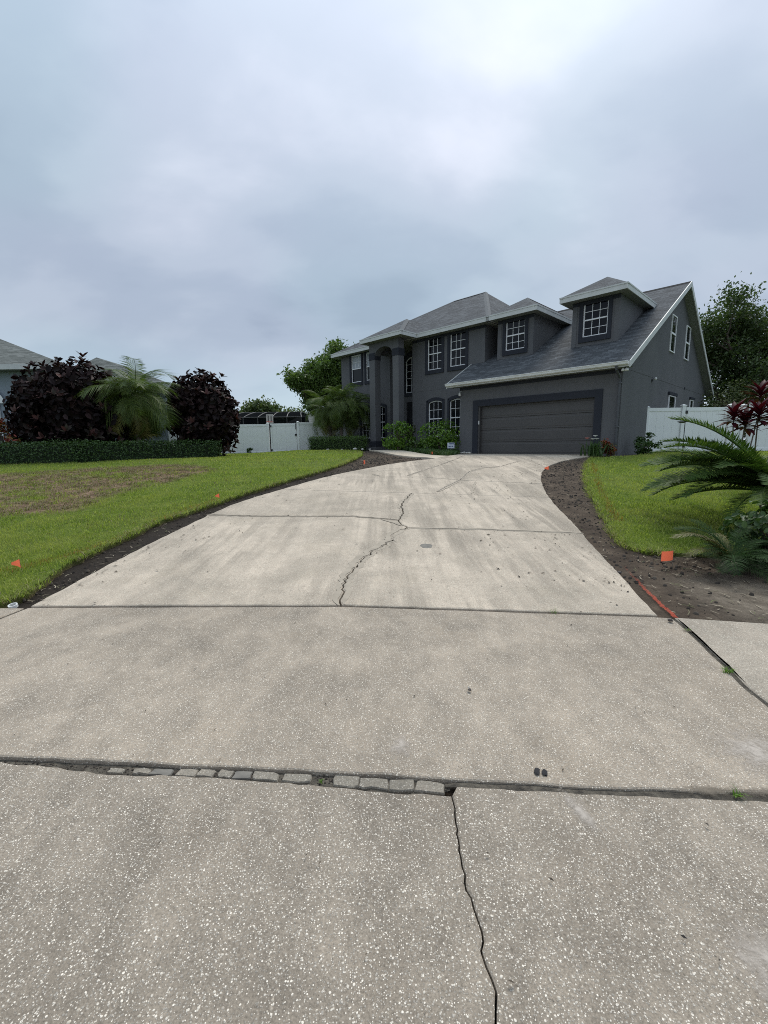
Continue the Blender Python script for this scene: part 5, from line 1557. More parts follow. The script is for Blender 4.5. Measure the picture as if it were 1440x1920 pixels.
# burgundy rubber plants: the large leaves are separate pieces
def leaf_blade(L, W, curl, seed):
    rr = random.Random(seed); n = 5; vs = []; fs = []
    for i in range(n + 1):
        s = i / n; w = W * (math.sin(math.pi * min(0.98, s * 0.94 + 0.04)) ** 0.75) * 0.5
        z = -curl * L * s * s; x = L * s
        vs += [(x, -w, z + 0.25 * w), (x, 0, z), (x, w, z + 0.25 * w)]
    for i in range(n):
        a = 3 * i; fs += [(a, a + 1, a + 4, a + 3), (a + 1, a + 2, a + 5, a + 4)]
    me = bpy.data.meshes.new('leaf'); me.from_pydata(vs, [], fs); me.materials.append(M['ficus_leaf'])
    for p in me.polygons: p.use_smooth = True
    return me
FL = [leaf_blade(0.25, 0.105, c, i) for i, c in enumerate((0.05, 0.15, 0.3))]
def rubber_plant(label, c, rx, ry, rz, seed, nfill):
    t, P, nr = bush('rubber_plant', label, 'shrub', c, rx, ry, rz, nfill, 0.25, 'ficus', seed, 'burgundy rubber plants behind the left hedge', shape='oval', clump=0.3, aspect=0.54, stems=7, up=0.1)
    rs = np.random.RandomState(seed + 3); rr = random.Random(seed)
    # rosettes at the ends of shoots on the side and top that faces the yard
    k = 0
    while k < 300:
        d = Vector(rand_dirs(1, rs)[0])
        if d.y > 0.35 or d.z < -0.75: continue
        R_ = rr.uniform(0.98, 1.22)
        p = Vector((d.x * rx * R_, d.y * ry * R_, rz + d.z * rz * R_))
        if p.z < 0.25: continue
        ax = (d + Vector((0, 0, 0.9))).normalized()
        for q in range(rr.randint(5, 7)):
            if k >= 300: break
            az = q * 2.4 + rr.uniform(-.3, .3)
            a, b_ = Vector((1, 0, 0)), None
            s = ax.cross(a).normalized(); u = ax.cross(s)
            dr = (ax * rr.uniform(0.6, 1.7) + s * math.cos(az) + u * math.sin(az)).normalized()
            zz = (ax - dr * ax.dot(dr)).normalized(); yy = zz.cross(dr)
            m = Matrix((dr, yy, zz)).transposed()
            o = link('leaf', FL[rr.randint(0, 2)], t, p, m.to_euler())
            sc = rr.uniform(0.75, 1.2); o.scale = (sc, sc, sc)
            k += 1
    return t
rubber_plant('large burgundy leaved rubber plant left of the drooping palm', (-11.75, 17.0, 0.98), 1.85, 1.5, 1.78, 71, 9000)
rubber_plant('smaller burgundy leaved rubber plant right of the drooping palm', (-7.72, 19.2, 0.98), 1.26, 1.25, 1.72, 72, 7000)

# hedges
def hedge(label, path, w, h, n, size, mat, seed):
    """clipped hedge along a path: inner branches and a skin of small leaves"""
    x0, y0 = path[0]; zb = zg(x0, y0)
    t = tag(empty('hedge', (x0, y0, zb)), label, 'hedge')
    rs = np.random.RandomState(seed); P_, N_ = [], []
    tot = sum(math.dist(p, q) for p, q in zip(path, path[1:]))
    for si, ((ax, ay), (bx, by)) in enumerate(zip(path, path[1:])):
        l0 = math.dist((ax, ay), (bx, by)); ux, uy = (bx - ax) / l0, (by - ay) / l0
        if si > 0: ax, ay = ax - 0.3 * ux, ay - 0.3 * uy
        if si < len(path) - 2: bx, by = bx + 0.3 * ux, by + 0.3 * uy
        L = math.dist((ax, ay), (bx, by)); ang = math.atan2(by - ay, bx - ax); m_ = int(n * L / tot)
        za, dz = zg(ax, ay) - zb, zg(bx, by) - zg(ax, ay)
        MB().add([(0.08, -w / 2 + .09, -0.1), (L - .08, -w / 2 + .09, dz - 0.1), (L - .08, w / 2 - .09, dz - 0.1), (.08, w / 2 - .09, -0.1), (.1, -w / 2 + .11, h - .1), (L - .1, -w / 2 + .11, dz + h - .1), (L - .1, w / 2 - .11, dz + h - .1), (.1, w / 2 - .11, h - .1)],
                 [(0, 3, 2, 1), (4, 5, 6, 7), (0, 1, 5, 4), (1, 2, 6, 5), (2, 3, 7, 6), (3, 0, 4, 7)]).build('branches', 'hedge_core', t, loc=(ax - x0, ay - y0, za), rot=(0, 0, ang))
        areas = np.array([L * h, L * h * 0.5, L * w, w * h, w * h]); m = rs.choice(5, m_, p=areas / areas.sum())
        x = rs.rand(m_) * L; y = (rs.rand(m_) - .5) * w; z = rs.rand(m_) ** 0.8 * h
        nr = np.zeros((m_, 3)); wob = 0.16 * (fbm(x + ax, z + seed, 1.7, 3) - 0.5)
        f = m == 0; y[f] = -w / 2 + wob[f]; nr[f, 1] = -1
        f = m == 1; y[f] = w / 2 - wob[f]; nr[f, 1] = 1
        f = m == 2; z[f] = h + wob[f] * 0.8; nr[f, 2] = 1
        f = m == 3; x[f] = 0; nr[f, 0] = -1
        f = m == 4; x[f] = L; nr[f, 0] = 1
        Q = np.stack([x, y, z + dz * x / L], 1) + rs.normal(size=(m_, 3)) * 0.055 - nr * 0.05 * rs.rand(m_, 1)
        nr = nr + rand_dirs(m_, rs) * 0.9 + np.array([[0, 0, .4]])
        ca, sa = math.cos(ang), math.sin(ang); Rm = np.array([[ca, sa, 0], [-sa, ca, 0], [0, 0, 1]])
        P_.append(Q @ Rm + np.array([[ax - x0, ay - y0, za]])); N_.append(nr @ Rm)
    P_, N_ = np.concatenate(P_), np.concatenate(N_)
    link('foliage', leaves('foliage', P_, size, mat, N_, 0.55, 0.2, rs), t, kind='stuff')
hedge('long low dark green hedge in front of the burgundy shrubs', [(-17.0, 14.5), (-10.4, 15.3), (-7.0, 18.5)], 0.95, 0.66, 17000, 0.07, 'hedge', 81)
hedge('short clipped green hedge under the palm beside the entrance', [(-4.1, 25.1), (-0.95, 24.35)], 0.8, 0.72, 6500, 0.06, 'hedge_light', 82)

# ------------------------------------------------------------------ palms
def frond_mesh(L, droop, n, leaflet, w, mat, seed, sag=0.35, vee=0.5, name='frond', stiff=False, r=0.011, start=0.12):
    """arching rachis along +x with leaflets on both sides; returns (rachis, leaflets) meshes"""
    rr = random.Random(seed); pts = []; N_ = 12
    ang = 0.0; p = Vector((0, 0, 0)); pts.append(p.copy())
    for i in range(N_):
        ang -= droop / N_ * (0.5 + 1.0 * i / N_)
        p = p + Vector((math.cos(ang), 0.0, math.sin(ang))) * (L / N_); pts.append(p.copy())
    ra = MB().tube(pts, [r * (1 - 0.75 * i / N_) for i in range(N_ + 1)], 5).mesh(name, mat, smooth=True)
    V = []; F = []
    for i in range(n):
        s = start + (1 - start) * (i + 0.5) / n; k = min(N_ - 1, int(s * N_)); q = pts[k].lerp(pts[k + 1], s * N_ - k)
        t = (pts[k + 1] - pts[k]).normalized(); up = Vector((0, 1, 0)).cross(t) * -1
        ll = leaflet * (0.35 + 0.65 * math.sin(math.pi * min(1, 0.15 + s * 0.85)) ** 0.6) * (1.0 if s < 0.9 else 0.75)
        for sd in (-1, 1):
            f = 0.5 + 0.45 * s if not stiff else 0.30 + 0.5 * s
            d = (t * f + Vector((0, sd, 0)) + up * (vee + rr.uniform(-.12, .12))).normalized()
            L1 = ll * rr.uniform(0.85, 1.1)
            m = q + d * L1 * 0.55; e = q + d * L1 + Vector((0, 0, -1)) * L1 * sag * rr.uniform(0.6, 1.3)
            m.z -= L1 * sag * 0.15
            wv = t * w * 0.5
            b0 = len(V)
            V += [tuple(q - wv * .6), tuple(q + wv * .6), tuple(m + wv), tuple(m - wv), tuple(e)]
            F += [(b0, b0 + 1, b0 + 2, b0 + 3), (b0 + 3, b0 + 2, b0 + 4)]
    me = bpy.data.meshes.new('leaflets'); me.from_pydata(V, [], F); me.materials.append(M[mat])
    return ra, me

def put_frond(root, pair, pos, az, el, roll, sc):
    o = link('frond', pair[0], root, pos, (roll, -el, az))
    o.rotation_mode = 'XYZ'
    o.rotation_euler = (Matrix.Rotation(az, 3, 'Z') @ Matrix.Rotation(-el, 3, 'Y') @ Matrix.Rotation(roll, 3, 'X')).to_euler()
    o.scale = (sc, sc, sc)
    link('leaflets', pair[1], o, kind='stuff')
    return o

PF = {m: [frond_mesh(1.55, dr, 52, 0.40, 0.018, m, 100 + i, 0.75, 0.10) for i, dr in enumerate((1.4, 1.9, 2.4))] for m in ('palm', 'palm_yellow', 'palm_dead')}
def palm_crown(root, c, n, seed, sc=1.0, low=-0.6, extra=()):
    rr = random.Random(seed)
    for k in range(n):
        s = k / n; az = k * 2.39996 + rr.uniform(-.2, .2); el = 1.35 - (1.35 - low) * s ** 0.8 + rr.uniform(-.28, .28)
        m = 'palm'
        if s > 0.86 and rr.random() < 0.5: m = 'palm_yellow'
        put_frond(root, PF[m][rr.randint(0, 2)], (c[0], c[1], c[2]), az, el, rr.uniform(-.7, .7), sc * rr.uniform(0.75, 1.15))
    for az, el, m, q in extra:
        put_frond(root, PF[m][2], (c[0], c[1], c[2] - 0.1), az, el, 0, sc * q)
def palm_trunk(root, p0, p1, r_):
    p0, p1 = Vector(p0), Vector(p1); n = 12
    pts = [p0.lerp(p1, i / n) for i in range(n + 1)]
    MB().tube(pts, [r_ * (1.0 + 0.13 * (i % 2)) * (1.05 if i < n - 3 else 1.25) for i in range(n + 1)], 9).build('trunk', 'palm_bark', root, smooth=True)
pl = tag(empty('pygmy_palm', (-9.45, 17.15, 0.98)), 'drooping green date palm between the two burgundy shrubs', 'palm')
palm_trunk(pl, (0, 0, -0.1), (0.02, 0, 2.5), 0.085)
palm_crown(pl, (0.02, 0, 2.5), 72, 5, 1.2, -0.95, [(4.4, -1.1, 'palm_yellow', 1.0), (5.2, -1.2, 'palm_yellow', 1.05), (4.0, -1.15, 'palm_yellow', 0.95), (4.85, -1.25, 'palm_dead', 1.1), (5.05, -1.3, 'palm_dead', 1.0), (5.7, -1.15, 'palm_yellow', 1.0)])
p2 = tag(empty('pygmy_palm', (-2.55, 26.0, 1.14)), 'dense clump of green palms beside the house wall', 'palm')
for i, (dx, dy, h) in enumerate(((-0.70, 0.1, 2.35), (0.15, -0.15, 2.85), (0.80, 0.2, 2.5))):
    palm_trunk(p2, (dx * 0.6, dy, -0.1), (dx, dy, h), 0.08)
    palm_crown(p2, (dx, dy, h + 0.05), 44, 40 + i, 1.12, -0.9, [(4.5, -1.2, 'palm_dead', 0.95), (5.3, -1.25, 'palm_dead', 0.9), (3.8, -1.2, 'palm_yellow', 0.9)])
# a thin far palm tip over the smaller rubber plant
p3 = tag(empty('distant_palm', (-17.3, 46, 1.0)), 'far palm whose tip shows beside the smaller burgundy shrub', 'palm')
palm_trunk(p3, (0, 0, -0.1), (0.1, 0, 5.2), 0.12); palm_crown(p3, (0.1, 0, 5.3), 16, 77, 0.9, -0.5)

# sago cycads
YF = [frond_mesh(1.0, dr, 64, 0.22, 0.0085, 'sago_young', 230 + i, 0.30, 0.22, stiff=True, r=0.010, start=0.12) for i, dr in enumerate((1.0, 1.4, 1.8))]
YO = frond_mesh(1.0, 1.6, 44, 0.20, 0.012, 'sago_old', 240, 0.4, 0.1, stiff=True, r=0.010)
SF = {m: [frond_mesh(1.0, dr, 112, 0.170, 0.0095, m, 200 + i, 0.08, 0.36, stiff=True, r=0.012, start=0.10) for i, dr in enumerate((0.55, 0.9, 1.25))] for m in ('sago', 'sago_old')}
sg = tag(empty('sago_palm', (5.92, 6.55, zg(5.92, 6.55))), 'large glossy sago palm reaching in from the right edge', 'cycad')
MB().lathe([(0.0, -0.1), (0.17, -0.1), (0.20, 0.1), (0.16, 0.22), (0.19, 0.32), (0.15, 0.45), (0.10, 0.55), (0.0, 0.58)], 14).build('trunk', 'palm_bark', sg, smooth=True)
rr = random.Random(9)
for az, el, dr, sc in ((181, 58, 1, 2.0), (174, 50, 1, 1.95), (183, 45, 1, 2.1), (188, 38, 1, 2.1), (179, 33, 1, 2.0), (186, 26, 1, 1.9), (193, 20, 1, 1.8), (172, 22, 1, 1.9), (182, 12, 0, 1.6), (200, 30, 1, 1.75), (208, 40, 1, 1.55), (214, 22, 1, 1.5), (224, 34, 1, 1.4), (232, 18, 1, 1.35), (246, 30, 1, 1.3), (205, 8, 1, 1.5), (165, 36, 1, 1.9), (155, 22, 1, 1.8), (146, 40, 1, 1.8), (132, 30, 1, 1.7), (115, 40, 1, 1.7), (95, 28, 1, 1.6), (70, 40, 1, 1.6), (45, 28, 1, 1.6), (15, 40, 1, 1.6), (-15, 28, 1, 1.6), (-45, 38, 1, 1.5), (-75, 26, 1, 1.4), (262, 36, 1, 1.3), (196, 48, 2, 1.6)):
    put_frond(sg, SF['sago'][dr], (0, 0, 0.52), R(az + rr.uniform(-3, 3)), R(el + rr.uniform(-3, 3)), rr.uniform(-.45, .45), sc)
s2 = tag(empty('sago_palm', (3.92, 4.80, zg(3.92, 4.80))), 'small young sago palm on the soil near the orange flag', 'cycad')
MB().lathe([(0.0, -0.06), (0.09, -0.06), (0.10, 0.03), (0.06, 0.09), (0.0, 0.10)], 12).build('trunk', 'palm_bark', s2, smooth=True)
for k in range(26):
    az = k * 137.5 + rr.uniform(-15, 15); el = rr.uniform(15, 80)
    put_frond(s2, YO if k in (4, 11, 17) else YF[rr.randint(0, 2)], (0, 0, 0.07), R(az), R(el), rr.uniform(-.4, .4), rr.uniform(0.5, 0.82))
s3 = tag(empty('sago_palm', (4.62, 4.78, zg(4.62, 4.78))), 'small sago palm at the right edge beside leafy green shrub', 'cycad')
MB().lathe([(0.0, -0.06), (0.09, -0.06), (0.10, 0.03), (0.06, 0.09), (0.0, 0.10)], 12).build('trunk', 'palm_bark', s3, smooth=True)
for k in range(17):
    put_frond(s3, YF[rr.randint(0, 2)], (0, 0, 0.07), R(k * 137.5 + 40), R(rr.uniform(5, 66)), rr.uniform(-.4, .4), rr.uniform(0.5, 0.68))
bush('leafy_shrub', 'broad leaved green shrub at the right edge under the sago', 'shrub', (4.72, 5.15, zg(4.72, 5.15)), 0.55, 0.32, 0.36, 1300, 0.085, 'hedge', 301, shape='oval', aspect=0.6)

# red cordylines behind the sago
def rosette_leaf(L, W, seed):
    n = 5; vs = []; fs = []
    for i in range(n + 1):
        s = i / n; w = W * 0.5 * math.sin(math.pi * (0.06 + 0.92 * s)) ** 0.8; x = L * s; z = -0.32 * L * s * s
        vs += [(x, -w, z + 0.35 * w), (x, 0, z), (x, w, z + 0.35 * w)]
    for i in range(n): a = 3 * i; fs += [(a, a + 1, a + 4, a + 3), (a + 1, a + 2, a + 5, a + 4)]
    me = bpy.data.meshes.new('leaf'); me.from_pydata(vs, [], fs); me.materials.append(M['ti_leaf'])
    for p in me.polygons: p.use_smooth = True
    return me
TI = rosette_leaf(0.36, 0.10, 1)
def ti(label, x, y, heads, seed):
    rr = random.Random(seed); z = zg(x, y)
    t = tag(empty('ti_plant', (x, y, z)), label, 'plant', 'red cordylines by the right fence')
    for dx, dy, h in heads:
        MB().tube([(dx * 0.3, dy * 0.3, -0.05), (dx * .7, dy * .7, h * 0.5), (dx, dy, h)], [0.018, 0.014, 0.011], 7).build('stem', 'palm_bark', t, smooth=True)
        for k in range(30):
            s = k / 30; el = 1.3 - 1.45 * s
            o = link('leaf', TI, t, (dx, dy, h - 0.20 * s)); az = k * 2.4 + rr.uniform(-.2, .2)
            o.rotation_euler = (Matrix.Rotation(az, 3, 'Z') @ Matrix.Rotation(-el, 3, 'Y')).to_euler()
            q = rr.uniform(0.75, 1.1); o.scale = (q, q, q)
ti('red cordyline with three heads left of its neighbour', 7.45, 9.3, ((-0.14, 0, 1.58), (0.16, 0.05, 1.46), (0.30, -0.1, 1.62)), 1)
ti('red cordyline cluster at the right edge above the sago', 8.15, 9.3, ((-0.02, 0, 1.56), (0.30, 0.0, 1.42)), 2)
ti('tallest red cordyline, its head above the fence top', 8.12, 9.6, ((-0.05, 0.0, 2.02),), 3)

# ------------------------------------------------------------------ planting round the house
def broad_bush(name, label, c, rx, ry, rz, n, size, mat, seed, **k):
    x, y = c; return bush(name, label, 'shrub', (x, y, zg(x, y)), rx, ry, rz, n, size, mat, seed, **k)
broad_bush('umbrella_shrub', 'bright green shrub in front of the entrance columns', (0.75, 22.2), 0.78, 0.6, 0.68, 1500, 0.13, 'lime_leaf', 91, shape='oval', aspect=0.42)
broad_bush('umbrella_shrub', 'bright green shrub under the arched windows by the garage', (2.75, 20.9), 1.0, 0.7, 0.74, 1900, 0.13, 'lime_leaf', 92, shape='oval', aspect=0.42)
broad_bush('leafy_shrub', 'thin upright leafy plant beside the dark entrance', (1.45, 22.9), 0.22, 0.2, 0.80, 240, 0.11, 'olive_leaf', 93, shape='oval', stems=3)
broad_bush('leafy_shrub', 'small variegated plant between the two bright shrubs', (1.6, 21.2), 0.34, 0.3, 0.36, 380, 0.11, 'hedge_light', 94, shape='oval')
BED = [(3.4, 20.0), (2.95, 18.5), (2.5, 17.15), (2.08, 18.0), (1.6, 19.8), (1.0, 22.0), (0.65, 23.5), (1.0, 24.6), (2.6, 23.2), (3.6, 21.2)]
def ground_cover():
    x, y = pts_in(BED, 1500)
    px = np.repeat(x, 16) + RS.normal(size=len(x) * 16) * 0.06; py = np.repeat(y, 16) + RS.normal(size=len(x) * 16) * 0.06
    tag(link('ground_cover', blades('ground_cover', px, py, zt(px, py) - 0.02, np.full(len(px), .24), np.full(len(px), .020), 'cover_leaf', 0.9)), 'strappy green ground cover in the bed beside the walkway', kind='stuff')
ground_cover()

lily = tag(empty('flowering_plant', (7.32, 15.35, 1.02)), 'broad leaved plant with white flowers right of the garage door', 'plant')
rs_ = np.random.RandomState(5)
link('foliage', blades('foliage', rs_.normal(size=70) * .14, rs_.normal(size=70) * .12, np.zeros(70), np.full(70, .52), np.full(70, .075), 'cover_leaf', 0.7, rs_), lily, kind='stuff')
for dx, dz, m in ((-0.02, 0.66, 'petal_white'), (0.04, 0.56, 'petal_white'), (-0.10, 0.55, 'petal_white'), (-0.30, 0.58, 'petal_pink')):
    f_ = MB().lathe([(0.0, 0.0), (0.03, 0.015), (0.07, 0.035), (0.075, 0.05), (0.03, 0.045), (0.0, 0.03)], 10).build('flower', m, lily, loc=(dx, -0.1, dz))
    MB().tube([(0, 0.02, -dz), (0, 0, 0.01)], 0.006, 5).build('stalk', 'cover_leaf', f_)
broad_bush('croton', 'small red and green croton beside the white flowers', (7.85, 15.35), 0.30, 0.25, 0.30, 380, 0.13, 'croton', 95, shape='oval', aspect=0.35)
broad_bush('leafy_shrub', 'dark glossy shrub at the corner of the right fence', (9.45, 15.85), 0.42, 0.34, 0.36, 700, 0.11, 'cover_leaf', 96, shape='oval')
broad_bush('croton', 'red and orange croton at the left edge under the arched window', (-13.55, 15.9), 0.75, 0.6, 0.75, 900, 0.17, 'croton', 97, shape='oval', aspect=0.35)
broad_bush('leafy_shrub', 'tiny green weed at the foot of the left fence', (-7.9, 26.3), 0.22, 0.2, 0.18, 160, 0.10, 'cover_leaf', 98, shape='oval')

# ------------------------------------------------------------------ small things
def stake_flag(label, x, y, w, h, lift, yaw, bend, shape='rect'):
    z = zg(x, y)
    t = tag(empty('marker_flag', (x, y, z), yaw), label, 'flag', 'orange utility marker flags')
    MB().tube([(0, 0, -0.05), (0.004, 0, lift * 0.5), (0, 0, lift + h)], 0.0018, 6).build('wire_stake', 'wire', t)
    n = 8; vs = []; fs = []
    for i in range(n + 1):
        s = i / n; top = lift + h * (1 - (0.42 * s if shape == 'tri' else 0.04 * s)); bot = lift + h * (0.30 * s if shape == 'tri' else -0.06 * s)
        yy = bend * math.sin(s * 2.6)
        vs += [(-w * s, yy, bot), (-w * s, yy, top)]
    for i in range(n): fs.append((2 * i, 2 * i + 1, 2 * i + 3, 2 * i + 2))
    MB().add(vs, fs).build('pennant', 'flag_orange', t, smooth=True)
stake_flag('orange marker flag nearest the left edge of the lawn', -4.22, 4.92, 0.105, 0.105, 0.075, 0.05, 0.02, 'tri')
stake_flag('small orange marker flag beside the dug edge of the left lawn', -3.34, 8.83, 0.075, 0.09, 0.05, 0.3, 0.01, 'tri')
stake_flag('tiny orange marker flag at the far tip of the left lawn', -0.56, 13.46, 0.05, 0.12, 0.03, 0.6, 0.01)
stake_flag('small orange marker flag at the far right edge of the driveway', 4.46, 11.85, 0.12, 0.10, 0.04, 0.2, 0.01, 'tri')
stake_flag('large square orange marker flag beside the young sago palm', 3.38, 4.98, 0.150, 0.115, 0.055, 0.08, -0.015)
stake_flag('tiny orange marker flag in the bed by the walkway', 2.02, 18.0, 0.05, 0.10, 0.03, 0.2, 0.01)

# sprayed line on the soil
def spray():
    l = rough_line([(2.93, 5.42), (2.86, 5.15), (2.78, 4.84), (2.70, 4.45), (2.60, 3.99), (2.52, 3.60)], 0.04, 0.008, 5); vs = []; fs = []; cv = []
    P = [Vector(p) for p in l]
    for i, p in enumerate(P):
        t = (P[min(i + 1, len(P) - 1)] - P[max(0, i - 1)]).normalized(); n = Vector((-t.y, t.x)); w = 0.034
        g = min(1, 0.35 + 0.9 * i / len(P))
        for k, c_ in ((-1, 0), (-0.45, 1), (0.45, 1), (1, 0)):
            q = p + n * w * k; vs.append((q.x, q.y, zg(q.x, q.y) - 0.012)); cv.append(c_ * g)
    for i in range(len(P) - 1):
        for k in range(3): a = 4 * i + k; fs.append((a, a + 1, a + 5, a + 4))
    o = MB().add(vs, fs).build('paint_line', 'spray_paint')
    at = o.data.color_attributes.new('cover', 'FLOAT_COLOR', 'POINT')
    at.data.foreach_set('color', np.array([(c, c, c, 1) for c in cv], np.float32).ravel())
    tag(o, 'orange spray paint line on the soil along the right driveway edge', 'paint line')
spray()

# yard sign by the garage
ys = tag(empty('yard_sign', (2.93, 19.15, zg(2.93, 19.15)), R(-12)), 'small white and blue yard sign beside the garage wall', 'sign')
MB().tube([(0, 0, -0.1), (0, 0, 0.30)], 0.009, 6).build('stake', 'wire', ys)
MB().box(-0.15, 0.15, -0.012, -0.004, 0.26, 0.50).build('board', 'sign_face', ys, bevel=0.003)
MB().box(-0.07, 0.13, -0.0155, -0.0125, 0.43, 0.475).build('printed_band', 'sign_blue', ys)
for k in range(3): MB().box(-0.10 + 0.075 * k, -0.05 + 0.075 * k, -0.0155, -0.0125, 0.32, 0.37).build('printed_mark', 'sign_blue', ys)

# stones
def stone(label, x, y, r_, mat, seed, group=None, name='stone', cat='stone', lift=0.0):
    rr = random.Random(seed)
    bm = bmesh.new(); bmesh.ops.create_icosphere(bm, subdivisions=2, radius=1)
    off = Vector((rr.uniform(0, 9), rr.uniform(0, 9), rr.uniform(0, 9)))
    from mathutils import noise as mn
    for v in bm.verts:
        d = v.co.normalized(); v.co = d * (0.8 + 0.45 * mn.noise(d * 1.6 + off)); v.co.x *= rr.choice((1.0, 1.05)); v.co.z *= 0.62
    me = bpy.data.meshes.new(name); bm.to_mesh(me); bm.free(); me.materials.append(M[mat])
    for p in me.polygons: p.use_smooth = True
    o = link(name, me, None, (x, y, zg(x, y) + r_ * 0.32 + lift), (0, 0, rr.uniform(0, 6)))
    o.scale = (r_, r_, r_)
    return tag(o, label, cat, group)
gx = [hp(-6.66, -0.14), hp(-6.54, -0.12), hp(-6.42, -0.13), hp(-6.28, -0.12), hp(-6.14, -0.13)]
for i, ((x, y), nm) in enumerate(zip(gx, ('first', 'second', 'third', 'fourth', 'fifth'))):
    stone(nm + ' white stone from the left along the garage wall foot', x, y, 0.07 + 0.015 * (i % 3), 'rock_white', 400 + i, 'white stones at the garage wall', lift=0.02)
for i, (x, y, r_, lb) in enumerate(((-3.05, 24.3, 0.10, 'white stone at the left foot of the clipped hedge'), (-2.25, 24.1, 0.08, 'flat white stone under the middle of the clipped hedge'), (-1.52, 23.85, 0.14, 'largest white stone in front of the clipped hedge'), (-1.12, 23.75, 0.10, 'white stone at the right end of the clipped hedge'), (-0.72, 23.75, 0.08, 'small pale stone where the walkway begins'))):
    stone(lb, x, y, r_, 'rock_white', 420 + i, 'white stones by the clipped hedge', lift=0.02)
stone('small brown pebble lying on the pavement right of centre', 0.51, 2.47, 0.013, 'rock_dark', 440, None, 'pebble', 'pebble', 0.012)
stone('white chip lying against the brown pavement pebble', 0.506, 2.486, 0.007, 'rock_white', 441, None, 'pebble', 'pebble', 0.02)
stone('round dark pebble at the corner of pavement and soil', 2.385, 3.475, 0.024, 'rock_dark', 442, None, 'pebble', 'pebble', 0.012)
for i, (x, y, r_, lb) in enumerate(((0.690, 1.805, 0.016, 'larger left lump of spilt black tar on the pavement edge'), (0.722, 1.800, 0.015, 'right lump of spilt black tar on the pavement edge'), (0.70, 1.825, 0.007, 'tiny tar crumb above the two tar lumps'), (0.715, 1.757, 0.014, 'black tar lump down in the pavement joint'))):
    stone(lb, x, y, r_, 'asphalt_bit', 450 + i, 'spilt tar lumps', 'tar_lump', 'tar lump', 0.0 if i < 3 else -0.03).scale = (r_ * 1.7, r_ * 1.05, r_ * 0.45)
stone('brown clod on the right edge of the driveway', 2.62, 4.72, 0.03, 'rock_dark', 456, None, 'soil_clod', 'clod', 0.0)

# weeds in the joints
def weed(label, x, y, n, h, seed, dz=0.0, w=0.006):
    rs = np.random.RandomState(seed)
    px = x + rs.normal(size=n) * h * 0.25; py = y + rs.normal(size=n) * h * 0.16
    o = link('weed_tuft', blades('weed_tuft', px - x, py - y, np.zeros(n), np.full(n, h), np.full(n, w), 'weed', 1.1, rs), None, (x, y, zg(x, y) + dz))
    tag(o, label, 'weed', 'weeds in the concrete joints')
weed('bright weed in the right end of the pavement joint', 1.50, 1.665, 26, 0.035, 1, -0.006)
weed('green weed halfway along the right slanting joint', 2.235, 2.66, 34, 0.05, 2)
weed('small weed at the top of the right slanting joint', 2.41, 3.30, 14, 0.03, 3)
weed('thin tuft in the joint at the driveway foot', 1.50, 3.70, 20, 0.06, 4, 0, 0.003)
weed('mossy tuft between two concrete chunks in the joint', -0.30, 1.79, 60, 0.016, 5, -0.03, 0.004)

# moss, silt and mortar lying in and beside the pavement joints
silt = tag(empty('joint_filling'), 'grey silt and old mortar filling the pavement joints', kind='structure')
def strip(pts, w0, dz, mat, seed, step=0.05):
    return ribbon('silt', pts, w0, mat, silt, dz, seed, step)
def make_silt():
    b = NB('silt'); v = b.co('World')
    c = b.ramp(b.noise(v, 24, 7, 0.75), [(0.32, (0.035, 0.030, 0.024)), (0.5, (0.105, 0.090, 0.070)), (0.64, (0.17, 0.148, 0.115)), (0.74, (0.09, 0.10, 0.05))])
    n = b.bump(b.noise(v, 45, 6, 0.75), 1.0, 0.02)
    b.set(Base_Color=c, Roughness=0.98, Normal=n)
    M['silt'] = b.m
make_silt()
strip([(-2.2, 1.945), (-1.4, 1.885), (-0.7, 1.83), (0.28, 1.742)], 0.05, -0.024, 'silt', 1)
strip([(0.26, 1.75), (0.7, 1.712), (1.2, 1.678), (1.7, 1.652), (2.3, 1.62), (4, 1.45)], 0.036, -0.014, 'silt', 2)
strip(shift(rj, 0.010), 0.022, -0.012, 'silt', 3)
blob_patch('silt', (1.40, 1.690), 0.20, 0.040, 'dirt_wash', silt, 0.002, 5, rot=R(-3))
blob_patch('silt', (1.72, 1.672), 0.30, 0.045, 'dirt_wash', silt, 0.004, 6, rot=R(-2))
blob_patch('silt', (1.80, 1.92), 0.26, 0.26, 'mortar_wash', silt, 0.0045, 7)
blob_patch('silt', (0.80, 1.60), 0.05, 0.16, 'mortar_wash', silt, -0.003, 8, rot=R(18))
blob_patch('silt', (0.07, 1.99), 0.07, 0.12, 'mortar_wash', silt, 0.0045, 18)
blob_patch('silt', (1.15, 1.05), 0.22, 0.20, 'mortar_wash', silt, -0.003, 19)
blob_patch('silt', (2.41, 3.30), 0.06, 0.04, 'dirt_wash', silt, 0.009, 9)

# cut pipe end at the left corner of the pavement
pp = MB().lathe([(0.030, 0.0), (0.038, 0.0), (0.038, 0.03), (0.030, 0.03), (0.030, 0.0)], 18).build('cut_pipe', 'plastic_white', None, loc=(-3.58, 4.03, zg(-3.58, 4.03) - 0.015), rot=(R(12), 0, 0))
tag(pp, 'white cut pipe end sticking out at the pavement corner', 'pipe')

# dark garden dish on a thin pole by the right gate
gp = tag(empty('garden_pole', (8.75, 12.9, zg(8.75, 12.9))), 'thin dark garden pole with a flat dish before the right gate', 'garden pole')
MB().tube([(0, 0, -0.1), (0, 0, 1.18)], 0.010, 8).build('pole', 'dark_metal', gp)
MB().lathe([(0.0, 0.0), (0.06, 0.005), (0.12, 0.035), (0.125, 0.05), (0.10, 0.045), (0.05, 0.022), (0.0, 0.02)], 18, (-0.08, 0, 1.18)).build('dish', 'dish', gp, smooth=True)

